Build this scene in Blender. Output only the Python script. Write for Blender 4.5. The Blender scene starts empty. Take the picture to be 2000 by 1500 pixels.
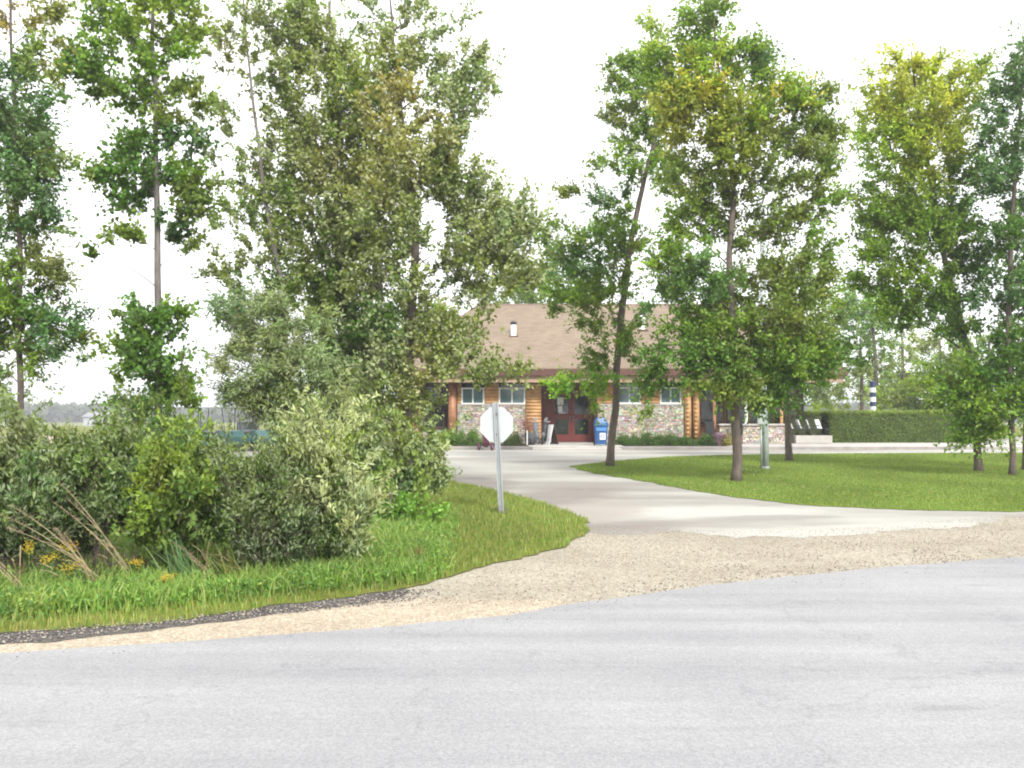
import bpy, math, random
import numpy as np
from mathutils import Vector, noise
R = math.radians
SC = bpy.context.scene
COL = SC.collection
# ------------------------------------------------------------------ camera model (used to work out where things stand)
F = 1732.0; EYE = 1.75; PITCH = math.atan(50 / F)
def at(u, v, D):
    """point seen at photo pixel (u, v) at depth D metres in front of the camera"""
    cx, cz = (u - 1000) / F, (750 - v) / F
    y = math.cos(PITCH) - cz * math.sin(PITCH)
    z = math.sin(PITCH) + cz * math.cos(PITCH)
    k = D / y
    return Vector((cx * k, D, EYE + z * k))
def G(u, v):
    cx, cz = (u - 1000) / F, (750 - v) / F
    y = math.cos(PITCH) - cz * math.sin(PITCH)
    z = math.sin(PITCH) + cz * math.cos(PITCH)
    k = -EYE / z
    return (cx * k, y * k)
def XZ(u, v, D):
    p = at(u, v, D); return p.x, p.z
def smooth(a, b, x):
    t = np.clip((x - a) / (b - a), 0, 1); return t * t * (3 - 2 * t)
# ------------------------------------------------------------------ materials
def newmat(name):
    m = bpy.data.materials.new(name); m.use_nodes = True
    nt = m.node_tree; b = nt.nodes['Principled BSDF']
    return m, nt, b
def N(nt, t, **kw):
    n = nt.nodes.new(t)
    for k, v in kw.items(): setattr(n, k, v)
    return n
def ramp(nt, src, stops):
    r = N(nt, 'ShaderNodeValToRGB'); e = r.color_ramp.elements
    while len(e) < len(stops): e.new(.5)
    for i, (p, c) in enumerate(stops):
        e[i].position = p; e[i].color = (c[0], c[1], c[2], 1)
    nt.links.new(src, r.inputs[0]); return r.outputs[0]
def noi(nt, scale, detail=4, rough=.55, vec=None, w=None):
    n = N(nt, 'ShaderNodeTexNoise'); n.inputs['Scale'].default_value = scale
    n.inputs['Detail'].default_value = detail; n.inputs['Roughness'].default_value = rough
    if vec is not None: nt.links.new(vec, n.inputs['Vector'])
    return n.outputs['Fac']
def vor(nt, scale, vec=None, feature='F1'):
    n = N(nt, 'ShaderNodeTexVoronoi', feature=feature); n.inputs['Scale'].default_value = scale
    if vec is not None: nt.links.new(vec, n.inputs['Vector'])
    return n
def coords(nt, rot=0, scale=(1, 1, 1)):
    t = N(nt, 'ShaderNodeTexCoord'); mp = N(nt, 'ShaderNodeMapping')
    mp.inputs['Rotation'].default_value = (0, 0, rot); mp.inputs['Scale'].default_value = scale
    nt.links.new(t.outputs['Object'], mp.inputs['Vector']); return mp.outputs['Vector']
def mixc(nt, fac, a, b, mode='MIX'):
    m = N(nt, 'ShaderNodeMix', data_type='RGBA', blend_type=mode)
    for i, s in ((0, fac), (6, a), (7, b)):
        if hasattr(s, 'is_linked') or hasattr(s, 'links'): nt.links.new(s, m.inputs[i])
        elif isinstance(s, (int, float)): m.inputs[i].default_value = s
        else: m.inputs[i].default_value = (s[0], s[1], s[2], 1)
    return m.outputs[2]
def bump(nt, b, h, strength, dist=.01):
    n = N(nt, 'ShaderNodeBump'); n.inputs['Strength'].default_value = strength; n.inputs['Distance'].default_value = dist
    nt.links.new(h, n.inputs['Height']); nt.links.new(n.outputs[0], b.inputs['Normal'])
def plain(name, c, rough=.6, var=.15, vs=6, metallic=0, spec=.5, bmp=0):
    m, nt, b = newmat(name); v = coords(nt)
    f = noi(nt, vs, 5, .6, v)
    lo = [x * (1 - var) for x in c]; hi = [min(1, x * (1 + var)) for x in c]
    nt.links.new(ramp(nt, f, [(.3, lo), (.7, hi)]), b.inputs['Base Color'])
    b.inputs['Roughness'].default_value = rough; b.inputs['Metallic'].default_value = metallic
    b.inputs['Specular IOR Level'].default_value = spec
    if bmp: bump(nt, b, noi(nt, vs * 8, 4, .6, v), bmp)
    return m
def mat_leaf(name, trans=.3, rough=.45, under=None):
    m, nt, b = newmat(name)
    a = N(nt, 'ShaderNodeAttribute', attribute_name='Col').outputs['Color']
    col = a
    if under:                       # leaves with a pale felted underside (poplar, willow)
        g = N(nt, 'ShaderNodeNewGeometry').outputs['Backfacing']
        mu = N(nt, 'ShaderNodeMath', operation='MULTIPLY'); mu.inputs[1].default_value = under[3]
        nt.links.new(g, mu.inputs[0])
        col = mixc(nt, mu.outputs[0], a, under[:3])
    nt.links.new(col, b.inputs['Base Color']); b.inputs['Roughness'].default_value = rough
    b.inputs['Specular IOR Level'].default_value = .4
    tr = N(nt, 'ShaderNodeBsdfTranslucent')
    nt.links.new(mixc(nt, 1.0, a, (1.35, 1.25, .55), 'MULTIPLY'), tr.inputs['Color'])
    mx = N(nt, 'ShaderNodeMixShader'); mx.inputs[0].default_value = trans
    nt.links.new(b.outputs[0], mx.inputs[1]); nt.links.new(tr.outputs[0], mx.inputs[2])
    nt.links.new(mx.outputs[0], nt.nodes['Material Output'].inputs['Surface'])
    return m
def mat_bark(name, c1, c2):
    m, nt, b = newmat(name); v = coords(nt, 0, (1, 1, .25))
    f = noi(nt, 14, 6, .65, v)
    g = noi(nt, 1.7, 3, .5, coords(nt))
    c = mixc(nt, .35, ramp(nt, f, [(.35, c1), (.65, c2)]), ramp(nt, g, [(.35, c1), (.65, c2)]))
    nt.links.new(c, b.inputs['Base Color']); b.inputs['Roughness'].default_value = .9
    bump(nt, b, f, .8, .03); return m
def mat_col(name, rough=.8, bmp=0, bs=40):
    m, nt, b = newmat(name)
    a = N(nt, 'ShaderNodeAttribute', attribute_name='Col').outputs['Color']
    f = noi(nt, 25, 4, .6, coords(nt))
    nt.links.new(mixc(nt, .6, a, ramp(nt, f, [(.3, (.6, .6, .6)), (.7, (1.25, 1.25, 1.25))]), 'MULTIPLY'), b.inputs['Base Color'])
    b.inputs['Roughness'].default_value = rough
    if bmp: bump(nt, b, noi(nt, bs, 4, .6, coords(nt)), bmp)
    return m
ROADANG = R(22)
def mat_asphalt():
    m, nt, b = newmat('asphalt')
    st = coords(nt, -ROADANG, (.10, 1.6, 1)); v = coords(nt)
    streak = noi(nt, 1.3, 5, .6, st); mott = noi(nt, .55, 5, .6, v); fine = noi(nt, 55, 5, .75, v)
    base = ramp(nt, streak, [(.3, (.245, .246, .256)), (.5, (.284, .285, .293)), (.72, (.322, .322, .328))])
    base = mixc(nt, .5, base, ramp(nt, mott, [(.3, (.80, .80, .82)), (.7, (1.12, 1.11, 1.09))]), 'MULTIPLY')
    base = mixc(nt, .85, base, ramp(nt, fine, [(.28, (.72, .72, .73)), (.5, (1, 1, 1)), (.75, (1.22, 1.22, 1.2))]), 'MULTIPLY')
    vo = vor(nt, 95, v)
    base = mixc(nt, .4, base, ramp(nt, vo.outputs['Color'], [(.1, (.65, .65, .66)), (.9, (1.25, 1.24, 1.2))]), 'MULTIPLY')
    spot = ramp(nt, noi(nt, 2.3, 3, .4, coords(nt, -ROADANG, (.5, 2.2, 1))), [(.24, (.80, .79, .78)), (.31, (1, 1, 1))])
    base = mixc(nt, .7, base, spot, 'MULTIPLY')
    ck = vor(nt, .42, None, 'DISTANCE_TO_EDGE'); wv = N(nt, 'ShaderNodeVectorMath', operation='MULTIPLY_ADD'); nz = N(nt, 'ShaderNodeTexNoise'); nz.inputs['Scale'].default_value = 3; nz.inputs['Detail'].default_value = 5
    nt.links.new(v, nz.inputs['Vector']); nt.links.new(nz.outputs['Color'], wv.inputs[0]); wv.inputs[1].default_value = (.9, .9, 0); nt.links.new(v, wv.inputs[2]); nt.links.new(wv.outputs[0], ck.inputs['Vector'])
    base = mixc(nt, .5, base, ramp(nt, ck.outputs['Distance'], [(.0, (.72, .72, .72)), (.006, (1, 1, 1))]), 'MULTIPLY')
    nt.links.new(base, b.inputs['Base Color']); b.inputs['Roughness'].default_value = .85
    b.inputs['Specular IOR Level'].default_value = .3
    bump(nt, b, vo.outputs['Distance'], .35, .006); return m
def mat_gravel(name, cols, scale=42, dark=None):
    m, nt, b = newmat(name); v = coords(nt)
    vo = vor(nt, scale, v); vo2 = vor(nt, scale * .37, v)
    sep = N(nt, 'ShaderNodeSeparateColor'); nt.links.new(vo.outputs['Color'], sep.inputs[0])
    c = ramp(nt, sep.outputs[0], [(.05, cols[0]), (.35, cols[1]), (.7, cols[2]), (.95, cols[3])])
    sep2 = N(nt, 'ShaderNodeSeparateColor'); nt.links.new(vo2.outputs['Color'], sep2.inputs[0])
    c = mixc(nt, .45 if scale != 42 else .3, c, ramp(nt, sep2.outputs[1], [(.1, (.78, .76, .74)), (.6, (1.08, 1.08, 1.06))]), 'MULTIPLY')
    big = noi(nt, .5, 5, .6, v)
    c = mixc(nt, .8, c, ramp(nt, big, [(.32, (.80, .78, .76)), (.62, (1.08, 1.08, 1.08))]), 'MULTIPLY')
    nt.links.new(c, b.inputs['Base Color']); b.inputs['Roughness'].default_value = .95
    b.inputs['Specular IOR Level'].default_value = .2
    bump(nt, b, vo.outputs['Distance'], .7, .012); return m
def mark(u, v, rx, ry, rot, c, k):
    x, y = G(u, v); return (x, y, rx, ry, R(rot), c, k)
DRIVE_MARKS = [mark(1190, 1035, 1.6, .9, 30, (.20, .178, .16), .65), mark(1060, 975, 1.4, 4.2, -28, (.20, .175, .16), .7), mark(930, 945, 1.3, 3.0, 0, (.19, .17, .155), .7), mark(1400, 1000, 2.4, 1.3, 10, (.44, .43, .395), .6),
               mark(1680, 1035, 3.4, .7, 18, (.46, .45, .41), .6), mark(1500, 1012, 1.6, .5, 8, (.23, .215, .20), .7), mark(1150, 1000, 1.2, 2.4, -25, (.30, .26, .23), .6)]
def mat_drive():
    m, nt, b = newmat('worn_drive'); v = coords(nt)
    st = noi(nt, .5, 5, .62, coords(nt, R(35), (.28, 1.0, 1))); fine = noi(nt, 45, 5, .7, v)
    base = ramp(nt, st, [(.34, (.25, .232, .208)), (.45, (.31, .296, .266)), (.54, (.355, .345, .312)), (.68, (.42, .413, .38))])
    base = mixc(nt, .7, base, ramp(nt, fine, [(.3, (.8, .8, .8)), (.7, (1.12, 1.12, 1.12))]), 'MULTIPLY')
    t = N(nt, 'ShaderNodeTexCoord')
    for (cx_, cy_, rx_, ry_, rot, colr_, k_) in DRIVE_MARKS:
        mp = N(nt, 'ShaderNodeMapping', vector_type='TEXTURE'); mp.inputs['Location'].default_value = (cx_, cy_, 0); mp.inputs['Scale'].default_value = (rx_, ry_, 1); mp.inputs['Rotation'].default_value = (0, 0, rot)
        nt.links.new(t.outputs['Object'], mp.inputs['Vector']); gr = N(nt, 'ShaderNodeTexGradient', gradient_type='SPHERICAL'); nt.links.new(mp.outputs[0], gr.inputs[0])
        ad = N(nt, 'ShaderNodeMath', operation='MULTIPLY_ADD'); nt.links.new(noi(nt, 1.6, 5, .65, v), ad.inputs[0]); ad.inputs[1].default_value = .9; ad.inputs[2].default_value = -.45
        a2 = N(nt, 'ShaderNodeMath', operation='ADD'); nt.links.new(gr.outputs['Fac'], a2.inputs[0]); nt.links.new(ad.outputs[0], a2.inputs[1])
        f_ = ramp(nt, a2.outputs[0], [(.08, (0, 0, 0)), (.5, (k_, k_, k_))])
        base = mixc(nt, f_, base, colr_)
    nt.links.new(base, b.inputs['Base Color']); b.inputs['Roughness'].default_value = .95
    b.inputs['Specular IOR Level'].default_value = .2
    bump(nt, b, fine, .3, .006); return m
def mat_turf(name, a, bb, c, dry=None):
    m, nt, b = newmat(name); v = coords(nt)
    f = noi(nt, .45, 5, .6, v); g = noi(nt, 18, 5, .7, v); h = noi(nt, 2.2, 4, .6, v)
    base = ramp(nt, f, [(.3, a), (.5, bb), (.7, c)])
    base = mixc(nt, .6, base, ramp(nt, h, [(.3, (.75, .8, .7)), (.7, (1.2, 1.15, 1.1))]), 'MULTIPLY')
    base = mixc(nt, .8, base, ramp(nt, g, [(.3, (.55, .6, .5)), (.7, (1.35, 1.3, 1.2))]), 'MULTIPLY')
    nt.links.new(base, b.inputs['Base Color']); b.inputs['Roughness'].default_value = .95
    b.inputs['Specular IOR Level'].default_value = .15
    bump(nt, b, g, .8, .05); return m
def mat_shingle():
    m, nt, b = newmat('roof_shingle')
    t = N(nt, 'ShaderNodeTexCoord'); sp = N(nt, 'ShaderNodeSeparateXYZ'); nt.links.new(t.outputs['Object'], sp.inputs[0])
    cb = N(nt, 'ShaderNodeCombineXYZ'); nt.links.new(sp.outputs[0], cb.inputs[0]); nt.links.new(sp.outputs[2], cb.inputs[1])
    br = N(nt, 'ShaderNodeTexBrick'); nt.links.new(cb.outputs[0], br.inputs['Vector'])
    br.inputs['Scale'].default_value = 1; br.inputs['Brick Width'].default_value = .32; br.inputs['Row Height'].default_value = .075
    br.inputs['Mortar Size'].default_value = .006; br.inputs['Bias'].default_value = 0
    br.inputs['Color1'].default_value = (.19, .148, .105, 1); br.inputs['Color2'].default_value = (.245, .196, .14, 1)
    br.inputs['Mortar'].default_value = (.12, .08, .062, 1)
    g = noi(nt, .6, 5, .6, coords(nt)); f = noi(nt, 60, 3, .7, coords(nt))
    c = mixc(nt, .6, br.outputs['Color'], ramp(nt, g, [(.3, (.88, .86, .86)), (.7, (1.12, 1.1, 1.1))]), 'MULTIPLY')
    c = mixc(nt, .5, c, ramp(nt, f, [(.3, (.8, .8, .8)), (.7, (1.2, 1.2, 1.2))]), 'MULTIPLY')
    nt.links.new(c, b.inputs['Base Color']); b.inputs['Roughness'].default_value = .95
    bump(nt, b, br.outputs['Fac'], -.4, .01); return m
def mat_glass(name, c):
    m, nt, b = newmat(name); v = coords(nt)
    nt.links.new(ramp(nt, noi(nt, 1.4, 3, .5, v), [(.3, [x * .6 for x in c]), (.7, [x * 1.3 for x in c])]), b.inputs['Base Color'])
    b.inputs['Roughness'].default_value = .06; b.inputs['Specular IOR Level'].default_value = .7
    bump(nt, b, noi(nt, 2, 2, .5, v), .05, .01); return m
M = dict(
    asphalt=mat_asphalt(), drive=mat_drive(),
    gravel=mat_gravel('cream_gravel', [(.265, .238, .19), (.325, .294, .237), (.37, .336, .272), (.43, .40, .33)], 58),
    cream=mat_gravel('pale_sandy_edge', [(.30, .25, .19), (.37, .315, .24), (.42, .365, .285), (.50, .45, .37)], 70),
    darkgravel=mat_gravel('dark_gravel', [(.055, .05, .048), (.085, .078, .072), (.115, .105, .098), (.16, .145, .13)], 60),
    turf=mat_turf('mown_turf', (.11, .17, .026), (.15, .215, .034), (.20, .25, .05)),
    verge=mat_turf('verge_turf', (.12, .15, .03), (.17, .20, .04), (.21, .20, .07)),
    field=mat_turf('far_field', (.10, .14, .035), (.17, .19, .055), (.24, .23, .09)),
    soil=plain('bed_soil', (.05, .038, .026), .95, .4, 5, bmp=.5),
    leaf=mat_leaf('leaf'), poplar=mat_leaf('poplar_leaf', .28, .5, (.36, .38, .22, .6)),
    willow=mat_leaf('willow_leaf', .22, .5, (.24, .28, .16, .5)), grass=mat_leaf('grass_blade', .3, .5),
    bark=mat_bark('bark', (.065, .05, .042), (.17, .135, .115)), greybark=mat_bark('grey_bark', (.085, .075, .07), (.23, .205, .19)),
    shingle=mat_shingle(), log=plain('golden_log', (.47, .27, .115), .55, .3, 3, bmp=.15),
    logred=plain('stained_log', (.33, .15, .075), .5, .25, 3, bmp=.15),
    gutter=plain('red_brown_fascia', (.10, .042, .032), .5, .12, 2), board=plain('tan_fascia', (.36, .24, .175), .6, .12, 2),
    brown=plain('dark_brown_siding', (.075, .040, .030), .6, .2, 3), door=plain('dark_red_paint', (.145, .03, .025), .4, .12, 3),
    white=plain('white_paint', (.72, .73, .72), .45, .05, 4), glass=mat_glass('window_glass', (.09, .15, .16)),
    darkglass=mat_glass('dark_glass', (.016, .022, .02)), stone=mat_col('stone_face', .9, .5, 30),
    mortar=plain('mortar', (.36, .33, .29), .95, .15, 20), concrete=plain('concrete', (.42, .40, .37), .9, .15, 2, bmp=.2),
    kerb=plain('kerb_concrete', (.30, .275, .265), .9, .2, 2, bmp=.2),
    galv=plain('galvanised_steel', (.36, .38, .40), .5, .12, 3, .35), signback=plain('sign_aluminium', (.46, .50, .51), .45, .07, 5, .15),
    signred=plain('sign_red', (.45, .02, .02), .4, .05, 4), pole=plain('pale_green_grey_pole', (.40, .45, .45), .55, .2, 2),
    polebox=plain('panel_grey_green', (.40, .44, .42), .6, .15, 3), blue=plain('blue_plastic', (.02, .085, .25), .35, .12, 4),
    lightblue=plain('blue_plastic_reflection', (.08, .22, .48), .35, .1, 4), black=plain('black_plastic', (.02, .021, .024), .5, .3, 6),
    grey=plain('grey_fabric', (.13, .14, .155), .8, .3, 12), teal=plain('teal_paint', (.04, .13, .13), .35, .2, 3),
    paleteal=plain('pale_teal_panel', (.045, .11, .11), .4, .15, 3), maroon=plain('maroon_fabric', (.14, .035, .06), .7, .25, 9),
    pink=mat_leaf('petals', .2, .6), navy=plain('navy_paint', (.02, .04, .10), .5, .1, 4), terracotta=plain('grey_planter', (.10, .105, .11), .8, .2, 6),
    purple=plain('faded_purple', (.25, .17, .26), .7, .2, 9), farwall=plain('far_pale_wall', (.34, .36, .38), .8, .1, .5),
    farroof=plain('far_grey_roof', (.22, .22, .24), .8, .1, .5), shingletan=plain('ridge_cap', (.20, .14, .11), .9, .15, 4),
    hedgecore=plain('hedge_twigs', (.05, .065, .022), .95, .4, 12, bmp=.5))
# ------------------------------------------------------------------ mesh helpers
class MB:
    def __init__(s): s.v = []; s.f = []; s.c = []
    def add(s, vs, fs, col=None):
        o = len(s.v); s.v += [tuple(p) for p in vs]; s.f += [tuple(i + o for i in f) for f in fs]
        s.c += [col or (1, 1, 1)] * len(vs); return s
    def box(s, a, b, col=None, bev=0):
        (x0, y0, z0), (x1, y1, z1) = a, b
        if bev:
            e = bev; V = []; 
            for z, k in ((z0, e), (z0 + e, 0), (z1 - e, 0), (z1, e)):
                V += [(x0 + k + (e if not k else 0) * 0, y0 + k, z), (x1 - k, y0 + k, z), (x1 - k, y1 - k, z), (x0 + k, y1 - k, z)]
            Fs = [(3, 2, 1, 0), (12, 13, 14, 15)]
            for r in range(3):
                for i in range(4):
                    j = (i + 1) % 4; Fs.append((r * 4 + i, r * 4 + j, r * 4 + 4 + j, r * 4 + 4 + i))
            return s.add(V, Fs, col)
        V = [(x0, y0, z0), (x1, y0, z0), (x1, y1, z0), (x0, y1, z0), (x0, y0, z1), (x1, y0, z1), (x1, y1, z1), (x0, y1, z1)]
        return s.add(V, [(3, 2, 1, 0), (4, 5, 6, 7), (0, 1, 5, 4), (1, 2, 6, 5), (2, 3, 7, 6), (3, 0, 4, 7)], col)
    def tube(s, pts, rad, n=8, col=None, cap=True):
        pts = [Vector(p) for p in pts]
        if not hasattr(rad, '__len__'): rad = [rad] * len(pts)
        V = []; Fs = []; ref = Vector((.31, .95, .05))
        for i, p in enumerate(pts):
            d = (pts[min(i + 1, len(pts) - 1)] - pts[max(i - 1, 0)]).normalized()
            a = d.cross(ref)
            if a.length < .1: a = d.cross(Vector((1, 0, 0)))
            a.normalize(); b = d.cross(a)
            for k in range(n):
                t = 2 * math.pi * k / n; V.append(p + (a * math.cos(t) + b * math.sin(t)) * rad[i])
        for i in range(len(pts) - 1):
            for k in range(n):
                j = (k + 1) % n; Fs.append((i * n + k, i * n + j, (i + 1) * n + j, (i + 1) * n + k))
        if cap: Fs += [tuple(reversed(range(n))), tuple(range((len(pts) - 1) * n, len(pts) * n))]
        return s.add(V, Fs, col)
    def lathe(s, c, prof, n=20, col=None):
        V = []; Fs = []
        for r, z in prof:
            for k in range(n):
                t = 2 * math.pi * k / n; V.append((c[0] + r * math.cos(t), c[1] + r * math.sin(t), c[2] + z))
        for i in range(len(prof) - 1):
            for k in range(n):
                j = (k + 1) % n; Fs.append((i * n + k, i * n + j, (i + 1) * n + j, (i + 1) * n + k))
        Fs += [tuple(reversed(range(n))), tuple(range((len(prof) - 1) * n, len(prof) * n))]
        return s.add(V, Fs, col)
    def build(s, name, mat, parent=None, smooth=False):
        me = bpy.data.meshes.new(name); me.from_pydata(s.v, [], s.f); me.update()
        if any(c != (1, 1, 1) for c in s.c):
            at_ = me.color_attributes.new('Col', 'FLOAT_COLOR', 'POINT')
            at_.data.foreach_set('color', np.hstack([np.array(s.c, 'f'), np.ones((len(s.c), 1), 'f')]).ravel())
        me.materials.append(mat)
        if smooth: me.shade_smooth()
        o = bpy.data.objects.new(name, me); COL.objects.link(o)
        if parent is not None:
            o.parent = parent; o.matrix_parent_inverse = parent_inv(parent)
        return o
def parent_inv(p):
    from mathutils import Matrix
    return (Matrix.Translation(p.location) @ p.rotation_euler.to_matrix().to_4x4()).inverted() if p.type == 'EMPTY' else Matrix()
def np_mesh(name, V, T, C, mat, parent=None, smooth=False):
    me = bpy.data.meshes.new(name); nv, nt_ = len(V), len(T)
    me.vertices.add(nv); me.vertices.foreach_set('co', np.ascontiguousarray(V, 'f').ravel())
    me.loops.add(nt_ * 3); me.loops.foreach_set('vertex_index', np.ascontiguousarray(T, 'i').ravel())
    me.polygons.add(nt_); me.polygons.foreach_set('loop_start', np.arange(0, nt_ * 3, 3, dtype='i'))
    me.polygons.foreach_set('loop_total', np.full(nt_, 3, 'i'))
    me.update(calc_edges=True)
    if C is not None:
        a = me.color_attributes.new('Col', 'FLOAT_COLOR', 'POINT')
        a.data.foreach_set('color', np.hstack([C, np.ones((nv, 1))]).astype('f').ravel())
    me.materials.append(mat)
    o = bpy.data.objects.new(name, me); COL.objects.link(o)
    if parent is not None: o.parent = parent; o.matrix_parent_inverse = parent_inv(parent)
    return o
def tag(o, label=None, cat=None, group=None, kind=None):
    if label: o['label'] = label
    if cat: o['category'] = cat
    if group: o['group'] = group
    if kind: o['kind'] = kind
    return o
def empty(name, loc, label, cat, group=None, rz=0):
    o = bpy.data.objects.new(name, None); o.location = loc; o.rotation_euler = (0, 0, rz); o.empty_display_size = .2
    COL.objects.link(o); return tag(o, label, cat, group)
def copy_tree(o, parent=None):
    c = o.copy(); COL.objects.link(c)
    if parent is not None: c.parent = parent
    for ch in [x for x in bpy.data.objects if x.parent == o]: copy_tree(ch, c)
    return c
# ------------------------------------------------------------------ ground
def terrain_z(x, y):
    return -4.0 * smooth(62, 330, np.asarray(y, float))
def densify(pts, step, jit, seed, closed=True):
    out = []; n = len(pts)
    for i in range(n if closed else n - 1):
        a = Vector((pts[i][0], pts[i][1], 0)); b = Vector((pts[(i + 1) % n][0], pts[(i + 1) % n][1], 0))
        L = (b - a).length
        st = step * max(1, min(a.length, b.length) / 15)
        k = max(1, int(L / st)); nn = Vector((-(b - a).y, (b - a).x, 0)).normalized() if L > 0 else Vector()
        for j in range(k):
            p = a.lerp(b, j / k)
            d = noise.noise(Vector((p.x * 1.3, p.y * 1.3, seed))) * .6 + noise.noise(Vector((p.x * 5, p.y * 5, seed))) * .4
            out.append(p + nn * d * jit)
    return [(p.x, p.y) for p in out]
def sheet(name, pts, z, mat, jit=.0, seed=1, step=.12):
    P = densify(pts, step, jit, seed) if jit else pts
    me = bpy.data.meshes.new(name); me.from_pydata([(x, y, z) for x, y in P], [], [tuple(range(len(P)))])
    me.update()
    if me.polygons[0].normal.z < 0:
        me.flip_normals()
    me.materials.append(mat); o = bpy.data.objects.new(name, me); COL.objects.link(o)
    tag(o, kind='structure'); return P
def inside(P, q):
    P = np.array(P); x, y = q[:, 0], q[:, 1]; r = np.zeros(len(q), bool); j = len(P) - 1
    for i in range(len(P)):
        xi, yi = P[i]; xj, yj = P[j]
        c = ((yi > y) != (yj > y))
        with np.errstate(divide='ignore', invalid='ignore'):
            r ^= c & (x < (xj - xi) * (y - yi) / (yj - yi + 1e-12) + xi)
        j = i
    return r
xs = np.concatenate([np.linspace(-900, -60, 30), np.linspace(-50, 50, 40), np.linspace(60, 900, 30)])
ys = np.concatenate([np.linspace(-80, 60, 30), np.linspace(64, 400, 60), np.linspace(430, 1500, 20)])
XX, YY = np.meshgrid(xs, ys); ZZ = terrain_z(XX, YY)
V = np.stack([XX, YY, ZZ], -1).reshape(-1, 3); nx = len(xs); T = []
for j in range(len(ys) - 1):
    for i in range(nx - 1):
        a = j * nx + i; T += [(a, a + 1, a + nx + 1), (a, a + nx + 1, a + nx)]
tag(np_mesh('ground', V, np.array(T), None, M['field']), kind='structure')

road_edge = [(-66, -17.0), (-20, .35), G(-300, 1300), G(0, 1279), G(500, 1246), G(750, 1226), G(1000, 1203), G(1110, 1183), G(1400, 1142), G(1700, 1111), G(2000, 1089), G(2300, 1064), (30, 21.5), (70, 42)]
far_ = Vector((math.sin(ROADANG), -math.cos(ROADANG)))
road_poly = road_edge + [(x + far_.x * 11, y + far_.y * 11) for x, y in reversed(road_edge)]
sheet('road', road_poly, .010, M['asphalt'], .06, 3, .06)
lawn_r = [G(1112, 912), G(1160, 925), G(1250, 940), G(1340, 957), G(1430, 971), G(1520, 983), G(1600, 990), G(1800, 998), G(2000, 1001), G(2400, 985), (24, 24), (40, 33), (52, 36.5),
          G(2300, 885.5), G(2000, 885.5), G(1600, 887), G(1400, 890), G(1300, 893.5), G(1200, 901)]
verge_front = [(-66, -13.5), (-20, 2.4), G(-300, 1262), G(-100, 1247), G(0, 1238), G(150, 1230), G(300, 1216), G(500, 1191), G(640, 1172), G(780, 1154), G(860, 1134), G(960, 1106), G(1040, 1086), G(1090, 1072), G(1125, 1055), G(1148, 1035), G(1150, 1022), G(1130, 1008), G(1080, 990),
               G(1000, 968), G(940, 953), G(890, 945), G(868, 930), G(862, 905)]
verge_poly = verge_front + [G(700, 899), G(500, 897), (-30, 31), (-66, 22)]
gravel_poly = [(-66, -18.2), (-20, -.6), G(-300, 1320), G(0, 1290), G(500, 1250), G(1000, 1210), G(1400, 1165), G(2000, 1110), G(2300, 1090), (30, 20.5), (70, 40.5), (70, 50), (50, 39), (30, 31),
               G(2300, 990), G(1900, 990), G(1300, 985), G(1000, 1000), G(700, 1080), G(300, 1180), G(0, 1200), G(-300, 1220), (-20, 4), (-66, -12)]
sheet('gravel_shoulder', gravel_poly, .003, M['gravel'], .0)
cream_poly = [(-66, -17.6), (-20, -.1), G(-300, 1305), G(0, 1286), G(500, 1256), G(1000, 1210), G(1110, 1190), G(1100, 1172), G(900, 1172), G(800, 1170), G(500, 1185), G(0, 1240), G(-300, 1270), (-20, 2), (-66, -14)]
sheet('pale_road_edge', cream_poly, .006, M['cream'], .05, 9)
dark_poly = [(-66, -15.8), (-20, 1.3), G(-300, 1290), G(0, 1262), G(250, 1239), G(500, 1209), G(640, 1190), G(740, 1173), G(800, 1158), G(800, 1150), G(500, 1170), G(0, 1215), G(-300, 1240), (-20, 3.4), (-66, -12)]
sheet('dark_shoulder', dark_poly, .009, M['darkgravel'], .17, 5, .06)
drive_poly = [G(862, 905), G(868, 935), G(890, 948), G(940, 960), G(1000, 985), G(1080, 1010), G(1125, 1030), G(1180, 1046), G(1330, 1038), G(1440, 1052), G(1560, 1050), G(1700, 1042), G(1850, 1030), G(1960, 1014), G(2100, 1004), (24, 24.4), (60, 37), (60, 38.6), (-24, 38.6), (-30, 30.5), G(500, 892), G(700, 893)]
sheet('drive', drive_poly, .006, M['drive'], .38, 7, .07)
LP = sheet('lawn', lawn_r, .014, M['turf'], .22, 11)
VP = sheet('verge', verge_poly, .014, M['verge'], .20, 13)
sheet('far_gravel_track', [G(-300, 868), G(330, 866), G(520, 864), G(520, 850), G(330, 851), G(-300, 852)], .006, M['cream'], .3, 17, .5)
# far yellow-green parking verge beyond the hedge
sheet('far_forecourt', [(22.6, 38.6), (60, 38.6), (70, 58), (22.6, 58)], .004, M['drive'], .1, 19, .5)

def leaf_array_(rng, cen, size, asp, up=.0, droop=0., dirs=None):
    n = len(cen)
    d = rng.normal(size=(n, 3))
    if dirs is not None: d = d * .62 + dirs
    d[:, 2] += up - droop; d /= np.linalg.norm(d, axis=1)[:, None]
    r = rng.normal(size=(n, 3)); r[:, 2] *= .6; w = np.cross(d, r); w /= np.linalg.norm(w, axis=1)[:, None]
    nn = np.cross(d, w); flip = nn[:, 2] < 0; w[flip] *= -1; nn[flip] *= -1
    L = size * rng.uniform(.65, 1.3, (n, 1)); W = L * asp * .5
    b = cen - d * L * .5; t = cen + d * L * .5; m = cen - d * L * .08 - nn * L * .06 * 0
    fold = nn * L * .10
    V = np.stack([b, m + w * W + fold, t, m - w * W + fold], 1).reshape(-1, 3)
    k = np.arange(n)[:, None] * 4
    T = np.concatenate([k + [0, 1, 2], k + [0, 2, 3]], 1).reshape(-1, 3)
    return V, T
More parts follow.
